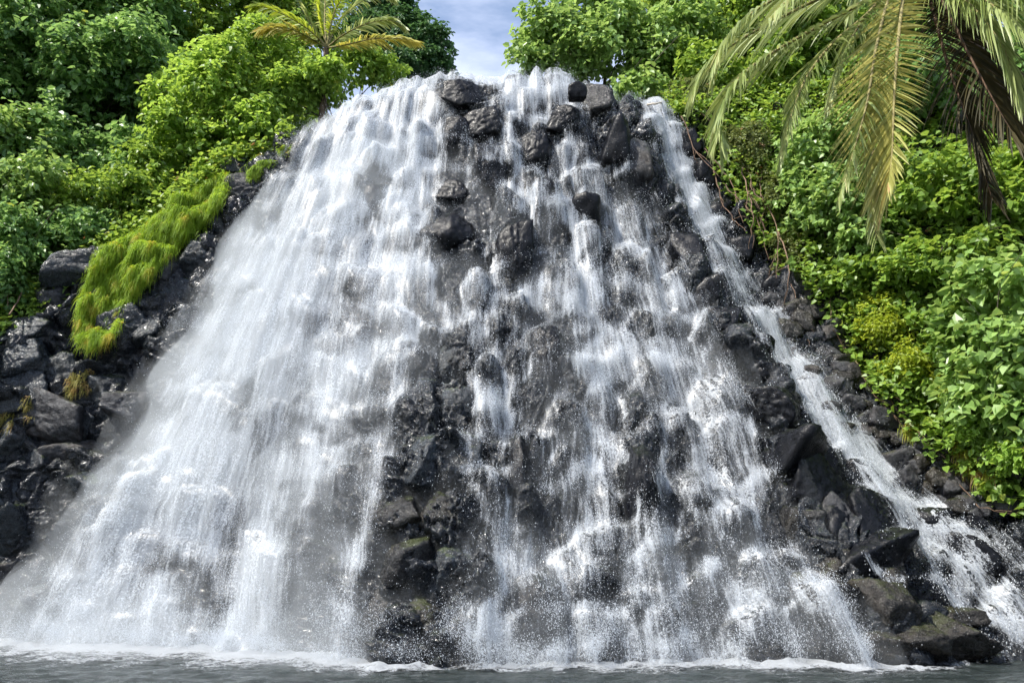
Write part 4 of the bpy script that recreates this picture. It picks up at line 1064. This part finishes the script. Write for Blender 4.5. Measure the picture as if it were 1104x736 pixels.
frond('frond', [pc] + PL((960, -70, 13.2), (920, -50, 12.2), (870, -20, 11.6), (830, 20, 11.3)), L_PALM, M_RACHIS, palm, .9, 80, .6, 11, wid=.055)
frond('frond', [pc] + PL((990, -60, 15), (1010, -70, 16), (1030, -40, 17), (1045, 10, 17.6)), L_PALM, M_RACHIS, palm, 1, 70, .5, 12, wid=.055)
frond('frond', [pc] + PL((970, -60, 15), (950, -70, 16), (930, -40, 17), (915, 20, 17.4)), L_PALM, M_RACHIS, palm, 1, 70, .5, 13, wid=.055)
for k in range(5):
    a = k * 1.25
    P, F = boulder_shape(900 + k, 3, 0.2)
    o = mesh_np('coconut', P * np.array([.12, .12, .15]) + (pc + [.2 * math.cos(a), .2 * math.sin(a), -.15]) - pfoot, F, M_RACHIS, palm)

DY = -4.2
pc2 = at(352, 52, 36.5 + DY); f2 = drop(pc2 + [0, 0, 1.0])
if True: f2 = drop(pc2 + [0.0, 0, 0.2]); f2 = f2 if 0.5 < pc2[2] - f2[2] < 6 else pc2 - [0.2, 0, 3.2]
palm2 = thing('coconut_palm', 'small young coconut palm rising from the bush at the left end of the crest', 'palm tree', f2)
Vt, Ft = tube(spline([f2 - [0, 0, .5], (f2 + pc2) / 2, pc2], 12), np.linspace(.16, .12, 12), 8)
mesh_np('trunk', Vt - f2, Ft, M_PBARK, palm2)
for i, (pts, mt, lb) in enumerate([
 ([(345, 15, 36.5), (342, -20, 36.4), (345, -60, 36.2)], L_YEL, None), ([(360, 15, 36.2), (375, -10, 36), (395, -30, 35.8)], L_YEL, None), ([(335, 25, 36.2), (318, -5, 36), (305, -20, 35.8)], L_PALM, None),
 ([(335, 34, 35.8), (310, 18, 35.3), (285, 8, 35), (272, 8, 35)], L_YEL, None), ([(335, 42, 35.8), (315, 32, 35.3), (295, 30, 35), (278, 34, 35)], L_PORANGE, 'yellowed frond arching left'),
 ([(370, 38, 35.8), (395, 26, 35.2), (420, 22, 35), (436, 30, 35)], L_PALM, None), ([(375, 48, 35.6), (402, 42, 35), (430, 42, 34.8), (452, 46, 34.8)], L_PORANGE, 'yellowed frond arching right'),
 ([(365, 25, 36.8), (385, 5, 37), (408, -5, 37.2), (425, 0, 37.2)], L_PALM, None), ([(350, 20, 37.5), (352, -10, 38), (360, -30, 38.6)], L_PALM, None)]):
    frond('frond', [pc2] + [at(q[0], q[1], q[2] + DY) for q in pts], mt, M_RACHIS, palm2, 1.0, 56, .4, 40 + i, .1, lb)

# ------------------------------------------------------------------ dead twigs and roots
def twig(pts, r, label, seed, mat=M_TWIG, cat='branch', name='dead_branch', kids=3, group=None):
    r_ = np.random.default_rng(seed)
    P = spline([np.array(q) for q in pts], 14) + r_.normal(size=(14, 3)) * .03
    parts = [tube(P, np.linspace(r, r * .3, 14), 6)]
    for _ in range(kids):
        i = r_.integers(3, 11); e = P[i] + norm(P[i + 2] - P[i]) * (.4 + .6 * r_.random()) + r_.normal(size=3) * .3
        parts.append(tube(spline([P[i], (P[i] + e) / 2 + r_.normal(size=3) * .08, e], 6), np.linspace(r * .5, r * .15, 6), 5))
    V, F = join(parts)
    o = mesh_np(name, V - P[0], F, mat); o.location = tuple(P[0])
    return tag(o, label, cat, group)
def near(x, y, f=.35): h_ = hit(x, y); return h_ + norm(CAMP - h_) * f
twig([near(698, 113), near(712, 111, .5), near(728, 108, .8)], .05, 'bleached branch stub lying at the top of the side stream', 1, M_PALE, kids=0)
twig([near(258, 178), near(256, 158, .8), near(262, 138, 1.2)], .04, 'dry forked branch standing above the left stones', 2, kids=4)
GT = 'dry twigs over the side stream'
for i, p in enumerate([[(735, 125), (752, 165), (775, 190)], [(742, 140), (770, 172), (800, 180)], [(760, 160), (790, 200), (800, 240)], [(780, 200), (815, 235), (828, 280)], [(800, 180), (812, 230), (806, 270)], [(820, 235), (842, 280), (858, 320)], [(752, 118), (775, 140), (790, 170)], [(790, 150), (808, 190), (804, 225)], [(812, 205), (836, 240), (838, 300)], [(840, 250), (850, 290), (846, 330)], [(770, 185), (782, 225), (806, 250)], [(828, 170), (820, 200), (826, 240)]]):
    twig([near(*q, .5 + .3 * random.random()) for q in p], .028, 'thin brown twig hanging over the upper side stream', 10 + i, group=GT)
GV = 'dry creepers on the rubble bank'
for i, p in enumerate([[(862, 300), (866, 340), (862, 385)], [(880, 320), (905, 350), (915, 380)], [(905, 345), (945, 410), (985, 470)], [(925, 400), (975, 440), (1010, 500)], [(960, 430), (1000, 470), (1040, 520)], [(1000, 380), (1015, 440), (1040, 490)], [(1040, 530), (1075, 540), (1100, 545)]]):
    twig([near(x + random.uniform(-14, 14), y + random.uniform(-14, 14), .25) for x, y in p], .014, 'long dry creeper trailing across the rubble bank', 20 + i, group=GV, name='creeper', cat='creeper')
GL = 'bare twigs at the left edge'
for i, p in enumerate([[(0, 280), (12, 300), (8, 330)], [(2, 320), (20, 300), (30, 285)], [(10, 340), (22, 315), (18, 280)], [(0, 265), (20, 275), (34, 300)]]):
    twig([near(*q, 1.2) for q in p], .03, 'bare brown twig in the shade at the left edge above the rocks', 40 + i, group=GL)
